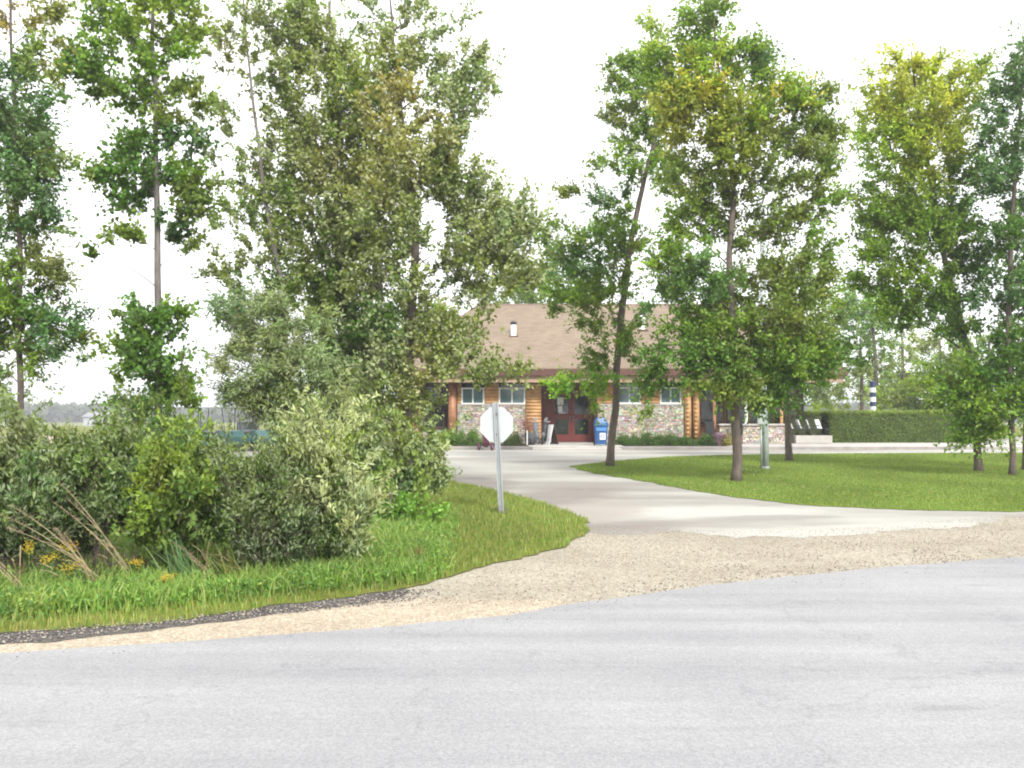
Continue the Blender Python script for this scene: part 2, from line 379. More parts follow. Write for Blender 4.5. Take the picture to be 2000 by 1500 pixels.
def blades(name, P, n, hmin, hmax, w, cols, seed, zone=None, lean=.5, cond=None, base=.014, hfun=None):
    rng = np.random.default_rng(seed)
    P_ = np.array(P); lo = np.maximum(P_.min(0), zone[0]) if zone else P_.min(0); hi = np.minimum(P_.max(0), zone[1]) if zone else P_.max(0)
    q = rng.uniform(lo, hi, (n, 2)); q = q[inside(P, q)]
    if cond is not None: q = q[cond(q, rng)]
    n = len(q); h = rng.uniform(hmin, hmax, n)
    if hfun is not None: h *= hfun(q)
    ang = rng.uniform(0, 2 * np.pi, n); la = rng.uniform(0, 2 * np.pi, n); ln = rng.uniform(0, lean, n) * h
    ww = w * rng.uniform(.6, 1.4, n)
    d = np.stack([np.cos(ang) * ww / 2, np.sin(ang) * ww / 2, np.zeros(n)], 1)
    b = np.column_stack([q, np.full(n, base)])
    mid = b + np.column_stack([np.cos(la) * ln * .35, np.sin(la) * ln * .35, h * .6]); tip = b + np.column_stack([np.cos(la) * ln, np.sin(la) * ln, h])
    V = np.stack([b - d, b + d, mid + d * .7, mid - d * .7, tip], 1).reshape(-1, 3)
    k = np.arange(n)[:, None] * 5
    T = np.concatenate([k + [0, 1, 2], k + [0, 2, 3], k + [3, 2, 4]], 1).reshape(-1, 3)
    cols = np.array(cols); ci = cols[rng.integers(0, len(cols), n)] * rng.uniform(.7, 1.3, (n, 1))
    pt = np.sin(q[:, 0] * 1.7 + 1.3 * np.sin(q[:, 1] * .9)) * .12 + 1; ci = ci * pt[:, None]
    C = np.repeat(ci, 5, 0)
    return tag(np_mesh(name, V, T, C, M['grass']), kind='stuff')
GC = [(.16, .255, .05), (.20, .29, .06), (.25, .30, .08), (.135, .23, .045)]
tag(blades('lawn_grass', LP, 330000, .02, .055, .012, GC, 1, ((1, 14), (24, 38.5))), 'short mown green lawn between the drive and the forecourt', 'grass')
SOIL = sheet('soil_and_shade', [G(40, 1160), G(200, 1153), G(420, 1143), G(560, 1120), G(660, 1085), G(640, 1000), G(-300, 1000), G(-300, 1165)], .018, M['soil'], .12, 31)  # dark soil, its colour also standing in for shade under the bushes
def notsoil(q, rng): return ~inside(SOIL, q) | (rng.uniform(0, 1, len(q)) < .1)
tag(blades('verge_grass', VP, 260000, .03, .09, .011, GC + [(.30, .28, .10), (.25, .29, .06)], 2, ((-9, 5), (3.2, 30)), .5, notsoil), 'short yellow-green grass on the verge round the sign post', 'grass')
def weedzone(q, rng):
    u = 1000 + q[:, 0] / q[:, 1] * F
    lim = np.interp(u, [-400, 0, 500, 800, 880, 960], [8.1, 8.1, 9.0, 10.6, 12.8, 16])      # front limit of bushes
    d = q[:, 1] - np.interp(q[:, 0], [-20, -5, -3, 0, 2], [1.6, 6.8, 7.6, 9.3, 11.5])
    keep = np.clip((900 - u) / 120, 0, 1)
    return (rng.uniform(0, 1, len(q)) < keep) & (d > .15) & (q[:, 1] < 16) & ~((u < 600) & (q[:, 1] > np.interp(u, [0, 420, 600], [8.55, 8.75, 9.6]) + .25 * np.sin(q[:, 0] * 5)) & (rng.uniform(0, 1, len(q)) < .85))
tag(blades('tall_weeds', VP, 170000, .06, .25, .014, [(.15, .28, .05), (.20, .34, .06), (.24, .35, .08), (.28, .34, .10)], 3, ((-9, 4), (1.2, 15)), .8, weedzone), 'tall bright green weedy grass in front of the roadside bushes', 'grass')
rng = np.random.default_rng(55); q = rng.uniform((-9, 1.2), (4, 15), (420000, 2)); q = q[inside(VP, q)]; q = q[weedzone(q, rng)]
zz = rng.uniform(0, 1, len(q)) ** .8 * (.14 + .13 * np.array([noise.noise(Vector((a * 2.2, b * 2.2, 3))) for a, b in q])) + .02
cn_ = np.column_stack([q, zz]); pal = np.array([(.14, .28, .05), (.19, .34, .06), (.10, .22, .05), (.26, .36, .08)])
cl_ = np.array([noise.noise(Vector((a * 1.6, b * 1.6, 9))) for a, b in q]) * .9 + .5
C_ = pal[np.clip((cl_ * 4 + rng.normal(size=len(q)) * .5).astype(int), 0, 3)] * rng.uniform(.7, 1.25, (len(q), 1))
V, T = leaf_array_(rng, cn_, .05, .45, .3)
tag(np_mesh('leafy_weeds', V, T, np.repeat(C_, 4, 0), M['grass']), 'low leafy bright green weeds between the bushes and the dark shoulder', 'weeds', kind='stuff')
def shags(q, rng): return rng.uniform(0, 1, len(q)) < .7
# gravel stones on the shoulder
def stones(name, P, n, smin, smax, cols, seed, dens=None, z=.006):
    rng = np.random.default_rng(seed); P_ = np.array(P)
    q = rng.uniform(P_.min(0), P_.max(0), (n, 2)); q = q[inside(P, q)]
    if dens is not None: q = q[rng.uniform(0, 1, len(q)) < dens(q)]
    n = len(q); s = rng.uniform(smin, smax, n) ** 1
    base = np.array([(1, 0, 0), (0, 1, 0), (-1, 0, 0), (0, -1, 0), (0, 0, 1), (0, 0, -1.)])
    V = base[None] * rng.uniform(.6, 1.2, (n, 6, 1)) * s[:, None, None] * np.array([1, 1, .6])
    a = rng.uniform(0, 6.28, n); ca, sa = np.cos(a)[:, None], np.sin(a)[:, None]
    V = np.stack([V[..., 0] * ca - V[..., 1] * sa, V[..., 0] * sa + V[..., 1] * ca, V[..., 2]], -1)
    V += np.column_stack([q, s * .3 + z])[:, None]
    tr = np.array([(0, 1, 4), (1, 2, 4), (2, 3, 4), (3, 0, 4), (1, 0, 5), (2, 1, 5), (3, 2, 5), (0, 3, 5)])
    T = (np.arange(n)[:, None, None] * 6 + tr[None]).reshape(-1, 3)
    cols = np.array(cols); C = np.repeat(cols[rng.integers(0, len(cols), n)] * rng.uniform(.75, 1.25, (n, 1)), 6, 0)
    return tag(np_mesh(name, V.reshape(-1, 3), T, C, M['stone']), kind='stuff')
rng = np.random.default_rng(66); q = rng.uniform((1, 17), (24, 38), (5200, 2)); q = q[inside(LP, q)]
V, T = leaf_array_(rng, np.column_stack([q, np.full(len(q), .055)]), .075, .6, 0); V[:, 2] = .04 + (V[:, 2] - .04) * .25
C_ = np.array([(.34, .28, .06), (.26, .19, .07), (.20, .26, .06), (.40, .38, .20)])[rng.integers(0, 4, len(q))]
tag(np_mesh('fallen_leaves', V, T, np.repeat(C_, 4, 0), M['grass']), 'scattered yellow and brown fallen leaves on the lawn', 'leaves', kind='stuff')
def gdens(q):
    n_ = np.array([noise.noise(Vector((a * 1.1, b * 1.6, 2))) * .7 + noise.noise(Vector((a * 3.5, b * 4, 5))) * .4 for a, b in q])
    u = 1000 + q[:, 0] / q[:, 1] * F; v = 800 + EYE * F / q[:, 1]
    ed = np.interp(u, [700, 1110, 1400, 1700, 2000], [1186, 1182, 1144, 1113, 1091]) - v
    return np.clip(np.exp(-ed / 16) * .85 + np.clip(n_ * 1.6, -.3, .8) * np.exp(-ed / 60) + .06, 0, 1)
sp = [G(700, 1186), G(1110, 1182), G(1400, 1144), G(1700, 1113), G(2000, 1091), G(2000, 1030), G(1700, 1055), G(1400, 1070), G(1200, 1085), G(1020, 1095), G(860, 1140), G(760, 1162)]
tag(stones('loose_gravel', sp, 46000, .003, .012, [(.32, .26, .20), (.40, .34, .27), (.17, .14, .12), (.12, .105, .10), (.27, .21, .16), (.46, .42, .37)], 21, dens=gdens), 'loose cream and brown pebbles along the road edge', 'gravel')
sp2 = [G(1160, 1028), G(1440, 1038), G(1700, 1030), G(2000, 1003), G(2000, 1062), G(1700, 1078), G(1400, 1098), G(1200, 1112), G(1030, 1096), G(1100, 1075)]
tag(stones('fine_gravel', sp2, 26000, .003, .009, [(.36, .31, .25), (.44, .39, .32), (.25, .21, .17), (.33, .28, .225)], 22), 'fine tan gravel spread where the drive meets the road', 'gravel')
sp3 = [G(0, 1262), G(400, 1218), G(800, 1176), G(860, 1150), G(780, 1156), G(500, 1192), G(0, 1240)]
tag(stones('dark_pebbles', sp3, 9000, .005, .015, [(.10, .09, .09), (.2, .18, .17), (.30, .27, .24), (.07, .07, .07), (.38, .33, .26)], 23, z=.011), 'dark grey crumbs of old asphalt under the weeds', 'gravel')
rc = [(x - .9 * math.sin(ROADANG) , y - .9) for x, y in (G(-50, 1270), G(2050, 1085))]
sp4 = [G(-60, 1282), G(1110, 1183), G(2050, 1084), G(2050, 1104), G(1110, 1204), G(-60, 1312)]
tag(stones('stray_pebbles', sp4, 2600, .003, .009, [(.33, .30, .26), (.16, .15, .15), (.42, .39, .35)], 24, z=.011), 'stray pebbles scattered on the edge of the asphalt', 'gravel')
# ------------------------------------------------------------------ foliage
leaf_array = leaf_array_
def bez(a, b, c, n):
    return [a * (1 - t) ** 2 + b * 2 * t * (1 - t) + c * t * t for t in [i / (n - 1) for i in range(n)]]
def arc(p0, d, L, sag, n=8):
    out = []; p = Vector(p0); d = Vector(d).normalized()
    for i in range(n + 1): out.append(p.copy()); p = p + d * (L / n); d = (d + Vector((0, 0, -sag / n))).normalized()
    return out
FG = (1.65, 1.68, 1.15)
def tree(name, label, cat, D, trunk, blobs, leaf=.09, asp=.75, lmat='leaf', bark='bark', seed=1, group=None, clump=.36, per=110,
         cvar=.22, tlen=None, base=None, up=0, droop=.2, limb_r=.035, multi=False, dense=1.0, zb=0.0, vlow=None, fill=1.0, sprays=None):
    """trunk: [(u, v, half width px)] base first; blobs: [(u, v, ru, rv, dy, n clumps, colour)]"""
    rng = np.random.default_rng(seed); rnd = random.Random(seed); s = D / F
    tp = [at(u, v, D) for u, v, w in trunk]; tr = [w * s * (.85 if not multi else 1) for u, v, w in trunk]
    tp[0].z = zb - .05
    root = empty(name, (tp[0].x, tp[0].y, zb), label, cat, group)
    # smooth the trunk a little
    P = []; Rr = []
    for i in range(len(tp) - 1):
        k = 5
        for j in range(k):
            t = j / k; p = tp[i].lerp(tp[i + 1], t)
            wob = .03 * min(1, D / 20)
            p = p + Vector((noise.noise(Vector((p.z * .8, seed, 0))), noise.noise(Vector((p.z * .8, 5, seed))), 0)) * wob * 2
            P.append(p); Rr.append(tr[i] * (1 - t) + tr[i + 1] * t)
    P.append(tp[-1]); Rr.append(tr[-1])
    if not multi: Rr[0] *= 1.35; Rr[1] *= 1.08
    tm = MB(); tm.tube(P, Rr, 9); tm.build('trunk', M[bark], root, True)
    bm_ = MB(); cen = []; colr = []; twb = []; twe = []; dr_ = []; upb = .75 if lmat == 'poplar' or multi else .4
    if not multi:                    # smaller clusters between neighbouring ones, so that the crown does not fall into separate balls
        ex = []
        for i, a in enumerate(blobs):
            for b in blobs[i + 1:]:
                dx_, dy_ = b[0] - a[0], b[1] - a[1]
                if math.hypot(dx_ / (a[2] + b[2]), dy_ / (a[3] + b[3])) < 1.05 and rnd.random() < .45:
                    t = rnd.uniform(.35, .65)
                    ex.append((a[0] + dx_ * t + rnd.uniform(-8, 8), a[1] + dy_ * t + rnd.uniform(-8, 8), (a[2] + b[2]) * .34, (a[3] + b[3]) * .34, (a[4] + b[4]) / 2 + rnd.uniform(-.5, .5), (a[5] + b[5]) * .19, a[6] if t < .5 else b[6]))
        blobs = list(blobs) + ex
    allP = P; zlow = at(1000, vlow, D).z if vlow else -9
    if not multi: leaf *= 1.06; clump *= 1.2; dense *= 1.12
    if not multi:
        allP = list(P); Rr = list(Rr)
        def tdist(bb): 
            c0 = at(bb[0], bb[1], D + bb[4]); return min((p - c0).length for p in P)
        blobs = sorted(blobs, key=tdist)
    for (u, v, ru, rv, dy, nc, c) in blobs:
        ctr = at(u, v, D + dy); rx, rz = ru * s * (1 if multi else 1.12), rv * s * (1 if multi else 1.12); ry = max(.35, min(rx * .95, 2.6))
        # limb
        hd = [(abs((p.z + .55 * math.hypot(p.x - ctr.x, p.y - ctr.y)) - ctr.z) + .25 * math.hypot(p.x - ctr.x, p.y - ctr.y), i) for i, p in enumerate(allP) if p.z > zlow]
        i0 = min(hd)[1]; a = allP[i0]; L = (ctr - a).length
        if multi: a = P[0] + Vector((rnd.uniform(-.15, .15), rnd.uniform(-.15, .15), 0)); L = (ctr - a).length
        r0 = min(Rr[i0] * .55, max(.009, limb_r * .62 * (.4 + L * .22)))
        mid = a.lerp(ctr, .5) + Vector((rnd.uniform(-.1, .1), rnd.uniform(-.1, .1), .12)) * L
        lim = bez(a, mid, ctr, 7)
        bm_.tube(lim, [r0 * (1 - .75 * k / 6) for k in range(7)], 6)
        if not multi: allP += lim[3:6]; Rr += [r0 * (1 - .75 * k / 6) * 1.5 for k in (3, 4, 5)]
        if sprays:
            for _ in range(max(1, int(sprays[0] * nc / 15))):
                th_ = rnd.uniform(0, 2 * math.pi); p0 = ctr + Vector((rx * .8 * math.cos(th_) * rnd.random(), ry * .8 * math.sin(th_) * rnd.random(), rz * rnd.uniform(.0, .8)))
                a_ = arc(p0, (rnd.uniform(-.55, .45), rnd.uniform(-.5, .3), 1), sprays[1] * rnd.uniform(.5, 1.15), rnd.uniform(.4, 1.5), 8)
                bm_.tube(a_, [.004] * 8 + [.002], 3, cap=False)
                kk = sprays[2]; tt = rng.uniform(.1, 1, kk) * 8; ii = np.minimum(7, tt.astype(int)); A = np.array(a_); fr_ = (tt - ii)[:, None]
                cen.append(A[ii] * (1 - fr_) + A[ii + 1] * fr_ + rng.normal(size=(kk, 3)) * .028)
                dr_.append(np.repeat(np.array([[0, 0, .6]]), kk, 0)); colr.append(np.repeat((np.array(sprays[3]) * np.array(FG) * rnd.uniform(.8, 1.25))[None], kk, 0) * rng.uniform(.75, 1.3, (kk, 1)))
        n = max(1, int(nc * dense)); dirs = rng.normal(size=(n, 3)); dirs /= np.linalg.norm(dirs, axis=1)[:, None]
        rr = rng.uniform(0, 1, n) ** (1 / 2.4)
        cs = np.array(ctr) + dirs * rr[:, None] * np.array([rx, ry, rz])
        for q in cs:
            q = Vector(q); best = min(lim[2:], key=lambda p: (p - q).length)
            ml = best.lerp(q, .5) + Vector((rnd.uniform(-.08, .08), rnd.uniform(-.08, .08), .06)) * (q - best).length
            bm_.tube(bez(best, ml, q, 4), [r0 * .3, r0 * .22, r0 * .15, .004], 4, cap=False)
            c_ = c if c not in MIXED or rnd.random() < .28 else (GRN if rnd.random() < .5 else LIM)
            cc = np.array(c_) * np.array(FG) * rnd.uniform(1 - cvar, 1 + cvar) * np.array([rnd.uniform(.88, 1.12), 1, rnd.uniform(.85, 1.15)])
            k = int(per * rnd.uniform(.6, 1.4)); cr = clump * rnd.uniform(.7, 1.35)
            ns = max(3, int(k / 13)); out_ = np.array(q) - np.array(a); out_ /= np.linalg.norm(out_) + 1e-6
            sd_ = rng.normal(size=(ns, 3)) * .62 + out_ * .75 + [0, 0, upb]; sd_ /= np.linalg.norm(sd_, axis=1)[:, None]
            sl_ = cr * rng.uniform(.9, 2.1, (ns, 1)); sb_ = np.array(q) - sd_ * sl_ * rng.uniform(.15, .5, (ns, 1))
            twb.append(sb_); twe.append(sb_ + sd_ * sl_)
            w_ = rng.integers(0, ns, k); tt_ = rng.uniform(.12, 1.04, (k, 1))
            g = sb_[w_] + sd_[w_] * sl_[w_] * tt_ - np.array([0, 0, .10]) * cr * tt_ ** 2 * 2 + rng.normal(size=(k, 3)) * leaf * .42
            dr_.append(sd_[w_]); cen.append(g); colr.append(np.repeat(cc[None], k, 0) * rng.uniform(.72, 1.32, (k, 1))); continue
            g = rng.normal(size=(k, 3)); g /= np.linalg.norm(g, axis=1)[:, None]; g *= (rng.uniform(0, 1, (k, 1)) ** .5) * cr
            sh = rng.normal(size=3) * .5; g += (g @ (sh / (np.linalg.norm(sh) + 1e-6)))[:, None] * sh * .5
            g[:, 2] *= .75
            cen.append(np.array(q) + g); colr.append(np.repeat(cc[None] , k, 0) * rng.uniform(.75, 1.3, (k, 1)))
    bm_.build('branches', M[bark], root, True)
    cen = np.concatenate(cen); colr = np.concatenate(colr)
    dr_ = np.concatenate(dr_); ok = cen[:, 2] > zb + .05; cen = cen[ok]; colr = colr[ok]; dr_ = dr_[ok]
    tb, te = np.concatenate(twb), np.concatenate(twe); r_ = .0045 if not multi else .003
    rg = np.array([[1, 0, 0], [-.5, .6, .6], [-.5, -.6, -.6]]) * r_
    TV = np.concatenate([tb[:, None] + rg[None], te[:, None]], 1).reshape(-1, 3); kk_ = np.arange(len(tb))[:, None] * 4
    TT = np.concatenate([kk_ + [0, 1, 3], kk_ + [1, 2, 3], kk_ + [2, 0, 3]], 1).reshape(-1, 3); np_mesh('twigs', TV, TT, None, M[bark], root)
    V, T = leaf_array(rng, cen, leaf, asp, up, droop, dr_ * .9)
    np_mesh('crown', V, T, np.repeat(colr, 4, 0), M[lmat], root)
    return root
GRN = (.10, .165, .022); DKG = (.055, .115, .02); YEL = (.26, .25, .03); LIM = (.17, .24, .03); OLV = (.105, .145, .033); SIL = (.15, .20, .10); BLG = (.06, .12, .05); MIXED = ((.26, .25, .03), (.25, .23, .03)); GOLD = (.25, .23, .03)

# far-left tree
tree('poplar_tree', 'bluish green slender tree cut off by the left edge of the photo', 'tree', 15, [(38, 1000, 8), (40, 800, 7), (38, 560, 6), (30, 300, 4.5), (22, 40, 3), (18, -120, 2)],
     [(60, 440, 50, 30, 0, 7, OLV), (60, 350, 45, 30, 0, 6, BLG), (70, 130, 50, 40, 0, 8, OLV), (30, 230, 60, 40, 0, 10, BLG), (130, 665, 40, 12, 0, 3, OLV), (0, 20, 60, 70, 0, 14, (.20, .17, .06)), (70, 60, 50, 60, .2, 12, (.16, .17, .05)), (20, 170, 70, 80, 0, 20, BLG), (-40, 300, 60, 120, .2, 18, BLG), (55, 290, 40, 70, 0, 14, (.075, .13, .06)), (100, 310, 50, 14, .1, 6, OLV),
      (20, 400, 60, 70, 0, 18, BLG), (90, 390, 30, 50, 0, 5, BLG), (50, 510, 60, 50, .1, 14, OLV), (100, 520, 38, 60, 0, 11, (.10, .12, .05)), (0, 560, 50, 60, -.2, 14, GRN), (60, 620, 70, 45, .2, 16, DKG), (110, 640, 50, 35, 0, 10, BLG), (50, 700, 60, 35, 0, 12, OLV), (-40, 650, 60, 110, 0, 18, BLG), (5, 760, 40, 40, 0, 8, SIL), (130, 690, 35, 20, 0, 3, BLG)],
     leaf=.085, asp=.45, clump=.27, per=85, seed=11, bark='bark', droop=.5)
# tall narrow tree
tree('maple_tree', 'tall narrow tree with one bare straight trunk and clumps of mid green leaves', 'tree', 18, [(308, 980, 9), (309, 800, 8.5), (309, 600, 8), (307, 420, 7), (304, 250, 6), (300, 90, 4.5), (298, -60, 3)],
     [(300, 20, 60, 50, 0, 12, LIM), (200, 30, 45, 30, 0, 8, GRN), (370, 60, 45, 55, .2, 9, (.12, .17, .03)), (250, 90, 60, 35, -.3, 9, GRN), (160, 120, 45, 30, .2, 7, DKG), (330, 130, 50, 45, 0, 10, GRN), (190, 155, 55, 28, 0, 9, (.10, .17, .03)), (270, 185, 60, 32, .2, 10, (.10, .17, .03)), (350, 210, 50, 40, -.2, 8, OLV), (280, -40, 90, 40, 0, 12, GRN), (120, 200, 22, 10, 0, 1, OLV),
      (270, 275, 50, 22, 0, 8, DKG), (360, 275, 45, 20, 0, 6, BLG), (250, 300, 30, 14, .2, 3, DKG), (265, 350, 55, 26, -.2, 10, DKG), (200, 348, 25, 12, 0, 3, OLV), (345, 340, 40, 30, .3, 7, GRN), (370, 395, 38, 26, 0, 6, OLV), (250, 400, 40, 22, 0, 5, DKG), (340, 440, 40, 22, .2, 5, BLG), (250, 455, 42, 20, 0, 5, OLV), (370, 480, 30, 12, 0, 2, OLV), (195, 499, 16, 6, 0, 1, DKG), (400, 350, 20, 14, 0, 2, OLV),
      (262, 620, 30, 20, 0, 3, DKG), (340, 625, 35, 26, 0, 6, GRN), (290, 650, 45, 28, -.2, 8, DKG), (250, 690, 45, 26, .2, 6, GRN), (320, 710, 55, 35, -.3, 10, DKG), (230, 600, 14, 14, 0, 1, OLV), (290, 770, 60, 35, 0, 11, (.06, .11, .025)), (360, 760, 35, 40, .2, 6, GRN), (240, 740, 25, 20, 0, 2, GRN)],
     leaf=.085, asp=.8, clump=.29, per=105, seed=12, bark='greybark', dense=1.2)
# poplar group left of the building
tree('poplar_tree', 'thin open poplar with grey limbs, between the narrow tree and the big poplar', 'tree', 21, [(568, 900, 7), (560, 700, 6.5), (548, 540, 5.5), (520, 400, 4.5), (500, 250, 3.5), (484, 100, 2.5), (470, -40, 1.5)],
     [(470, 20, 70, 45, 0, 12, SIL), (540, 30, 50, 50, .3, 8, OLV), (440, 110, 50, 50, 0, 8, (.15, .17, .06)), (520, 130, 45, 50, 0, 7, OLV), (430, 210, 50, 35, 0, 7, OLV), (480, 270, 60, 35, -.3, 6, SIL), (440, 310, 45, 26, .3, 4, OLV), (500, 360, 55, 40, 0, 9, OLV), (450, 430, 60, 40, 0, 10, GRN), (520, 470, 60, 40, -.2, 11, OLV), (440, 520, 45, 35, 0, 8, OLV), (500, 580, 60, 50, 0, 11, DKG), (400, 180, 25, 25, 0, 2, OLV)],
     leaf=.085, asp=.7, lmat='poplar', clump=.30, per=75, seed=13, bark='greybark', dense=1.0)
tree('poplar_tree', 'biggest leafy poplar of the group left of the building, crown cut by the photo top', 'tree', 22, [(680, 905, 12), (678, 780, 11), (670, 640, 9), (660, 480, 8), (655, 300, 6), (650, 140, 4), (645, 0, 2)],
     [(600, 50, 45, 60, 0, 13, (.14, .19, .04)), (640, 130, 60, 60, .3, 20, (.13, .17, .035)), (560, 180, 50, 70, 0, 15, OLV), (700, 160, 60, 60, -.3, 18, LIM), (620, 240, 80, 60, -.5, 27, (.12, .16, .035)), (720, 270, 70, 60, .2, 24, OLV), (570, 330, 70, 60, .2, 21, OLV), (650, 360, 90, 60, -.6, 32, (.15, .17, .05)), (740, 380, 70, 60, 0, 24, (.14, .17, .05)), (550, 430, 70, 50, -.3, 20, GRN), (640, 470, 90, 60, -.6, 32, OLV), (730, 490, 60, 60, 0, 20, OLV), (600, 560, 80, 50, 0, 24, GRN),
      (690, 600, 70, 60, .2, 24, DKG), (600, 20, 20, 50, 0, 4, OLV), (560, 90, 25, 40, 0, 5, OLV), (720, 700, 55, 60, .4, 20, DKG), (650, 700, 60, 60, .2, 18, DKG), (700, 790, 60, 50, .4, 14, DKG)],
     leaf=.085, asp=.75, lmat='poplar', clump=.38, per=125, seed=14, bark='bark', dense=1.15)
tree('poplar_tree', 'pale speckled poplar with a dark trunk in front of the building corner', 'tree', 20, [(795, 915, 17), (792, 780, 15), (797, 660, 13), (808, 580, 11), (812, 440, 8), (790, 280, 6), (770, 120, 4), (760, -20, 2)],
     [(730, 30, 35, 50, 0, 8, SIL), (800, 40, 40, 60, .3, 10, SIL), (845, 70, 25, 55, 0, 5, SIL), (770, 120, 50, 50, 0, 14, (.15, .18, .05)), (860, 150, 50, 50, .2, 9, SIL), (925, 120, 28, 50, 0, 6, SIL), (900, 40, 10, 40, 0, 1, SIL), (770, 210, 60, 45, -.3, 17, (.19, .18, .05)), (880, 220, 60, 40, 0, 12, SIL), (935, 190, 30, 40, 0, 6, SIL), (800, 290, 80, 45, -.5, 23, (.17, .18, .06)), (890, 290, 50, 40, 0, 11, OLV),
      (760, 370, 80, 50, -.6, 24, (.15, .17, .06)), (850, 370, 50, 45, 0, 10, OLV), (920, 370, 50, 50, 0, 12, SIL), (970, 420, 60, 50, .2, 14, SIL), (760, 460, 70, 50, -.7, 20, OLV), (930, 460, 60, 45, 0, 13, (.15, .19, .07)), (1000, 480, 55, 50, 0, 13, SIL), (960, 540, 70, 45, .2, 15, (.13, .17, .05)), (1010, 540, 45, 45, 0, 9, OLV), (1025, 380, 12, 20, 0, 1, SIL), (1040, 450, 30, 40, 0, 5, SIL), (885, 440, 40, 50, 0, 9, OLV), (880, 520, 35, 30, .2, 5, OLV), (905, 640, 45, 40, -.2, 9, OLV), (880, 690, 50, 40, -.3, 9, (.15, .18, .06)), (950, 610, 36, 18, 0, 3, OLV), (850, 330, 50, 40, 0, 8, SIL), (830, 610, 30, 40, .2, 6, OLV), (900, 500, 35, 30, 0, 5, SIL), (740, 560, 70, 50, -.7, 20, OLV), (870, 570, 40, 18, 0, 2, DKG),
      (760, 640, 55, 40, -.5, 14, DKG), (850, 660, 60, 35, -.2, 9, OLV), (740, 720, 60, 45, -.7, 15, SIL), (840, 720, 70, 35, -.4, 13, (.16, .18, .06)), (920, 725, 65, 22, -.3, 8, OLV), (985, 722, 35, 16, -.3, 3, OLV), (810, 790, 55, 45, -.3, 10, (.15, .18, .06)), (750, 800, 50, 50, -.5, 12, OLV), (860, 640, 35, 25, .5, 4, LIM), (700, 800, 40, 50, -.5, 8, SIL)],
     leaf=.085, asp=.75, lmat='poplar', clump=.34, per=95, seed=15, bark='bark', limb_r=.05, dense=1.1)
tree('dark_tree', 'dense dark green tree filling the gap below the big poplar', 'tree', 24, [(690, 900, 7), (690, 780, 6), (688, 680, 4), (686, 600, 2)],
     [(690, 620, 40, 40, 0, 11, DKG), (670, 690, 55, 50, 0, 17, DKG), (720, 720, 50, 50, 0, 15, DKG), (690, 790, 70, 50, 0, 20, DKG), (620, 800, 50, 50, 0, 12, DKG), (760, 800, 40, 50, 0, 9, DKG)], leaf=.11, asp=.5, clump=.34, per=100, seed=35)
# silvery willow
tree('willow_tree', 'silver-green willow below the thin open poplar', 'tree', 14.5, [(600, 1040, 9), (598, 900, 8), (590, 760, 5), (570, 640, 3)],
     [(560, 610, 50, 40, 0, 9, SIL), (470, 620, 45, 30, 0, 7, (.13, .19, .08)), (600, 650, 45, 45, 0, 10, SIL), (520, 670, 65, 40, 0, 14, SIL), (440, 610, 40, 25, 0, 4, BLG), (600, 720, 60, 50, -.3, 17, SIL), (500, 740, 70, 45, 0, 15, (.13, .17, .08)), (640, 790, 50, 45, 0, 13, (.16, .20, .10)), (560, 800, 60, 45, -.3, 16, OLV), (480, 790, 45, 26, 0, 7, (.12, .16, .07)), (600, 870, 70, 40, 0, 15, SIL), (440, 690, 40, 22, 0, 3, SIL)],
     leaf=.085, asp=.26, lmat='willow', clump=.24, per=150, seed=16, bark='bark', droop=.4)
# tree by the drive tip
tree('ash_tree', 'slim leaning tree on the lawn tip beside the drive, in front of the entrance', 'tree', 27.2, [(1191, 912, 9), (1200, 800, 8.5), (1213, 620, 8), (1228, 500, 7), (1248, 390, 6), (1275, 290, 4.5), (1290, 160, 3), (1270, 60, 2)],
     [(1265, 60, 25, 30, 0, 6, LIM), (1250, 120, 40, 35, 0, 9, GRN), (1185, 160, 28, 12, 0, 3, OLV), (1225, 190, 45, 35, 0, 9, GRN), (1180, 230, 26, 20, 0, 3, OLV), (1290, 220, 50, 50, 0, 14, GRN), (1240, 270, 50, 35, .3, 12, GRN), (1170, 320, 45, 24, 0, 7, GRN), (1250, 340, 45, 30, 0, 8, GRN), (1130, 370, 40, 18, 0, 5, OLV), (1190, 390, 45, 24, 0, 8, BLG), (1095, 385, 22, 10, 0, 2, OLV), (1310, 330, 40, 30, 0, 8, GRN),
      (1110, 465, 60, 32, 0, 12, GRN), (1190, 460, 50, 36, 0, 12, GRN), (1150, 510, 60, 30, -.4, 11, DKG), (1230, 500, 45, 30, 0, 7, OLV), (1080, 500, 30, 30, 0, 6, SIL), (1120, 575, 60, 34, 0, 14, (.11, .19, .02)), (1185, 570, 45, 34, 0, 10, GRN), (1150, 625, 45, 28, -.3, 9, (.11, .17, .02)), (1225, 640, 30, 22, 0, 5, GRN), (1165, 680, 28, 40, 0, 7, GRN), (1235, 700, 26, 30, 0, 4, OLV), (1080, 600, 22, 16, 0, 2, GRN),
      (1150, 745, 50, 24, -.6, 9, (.10, .19, .02)), (1108, 750, 26, 16, -.8, 4, (.12, .21, .02)), (1168, 778, 16, 18, -.8, 2, (.13, .23, .02)), (1275, 180, 34, 40, 0, 7, GRN), (1300, 275, 34, 34, 0, 7, GRN), (1215, 130, 26, 22, 0, 4, GRN), (1215, 240, 34, 30, 0, 6, OLV), (1210, 425, 34, 26, 0, 5, GRN), (1250, 330, 36, 34, -.5, 6, GRN), (1225, 470, 36, 30, -.5, 6, GRN), (1200, 560, 44, 34, -.5, 8, GRN), (1215, 660, 28, 24, -.4, 4, GRN), (1290, 120, 30, 40, 0, 6, LIM)],
     leaf=.10, asp=.6, clump=.34, per=105, seed=17, limb_r=.04, vlow=700)
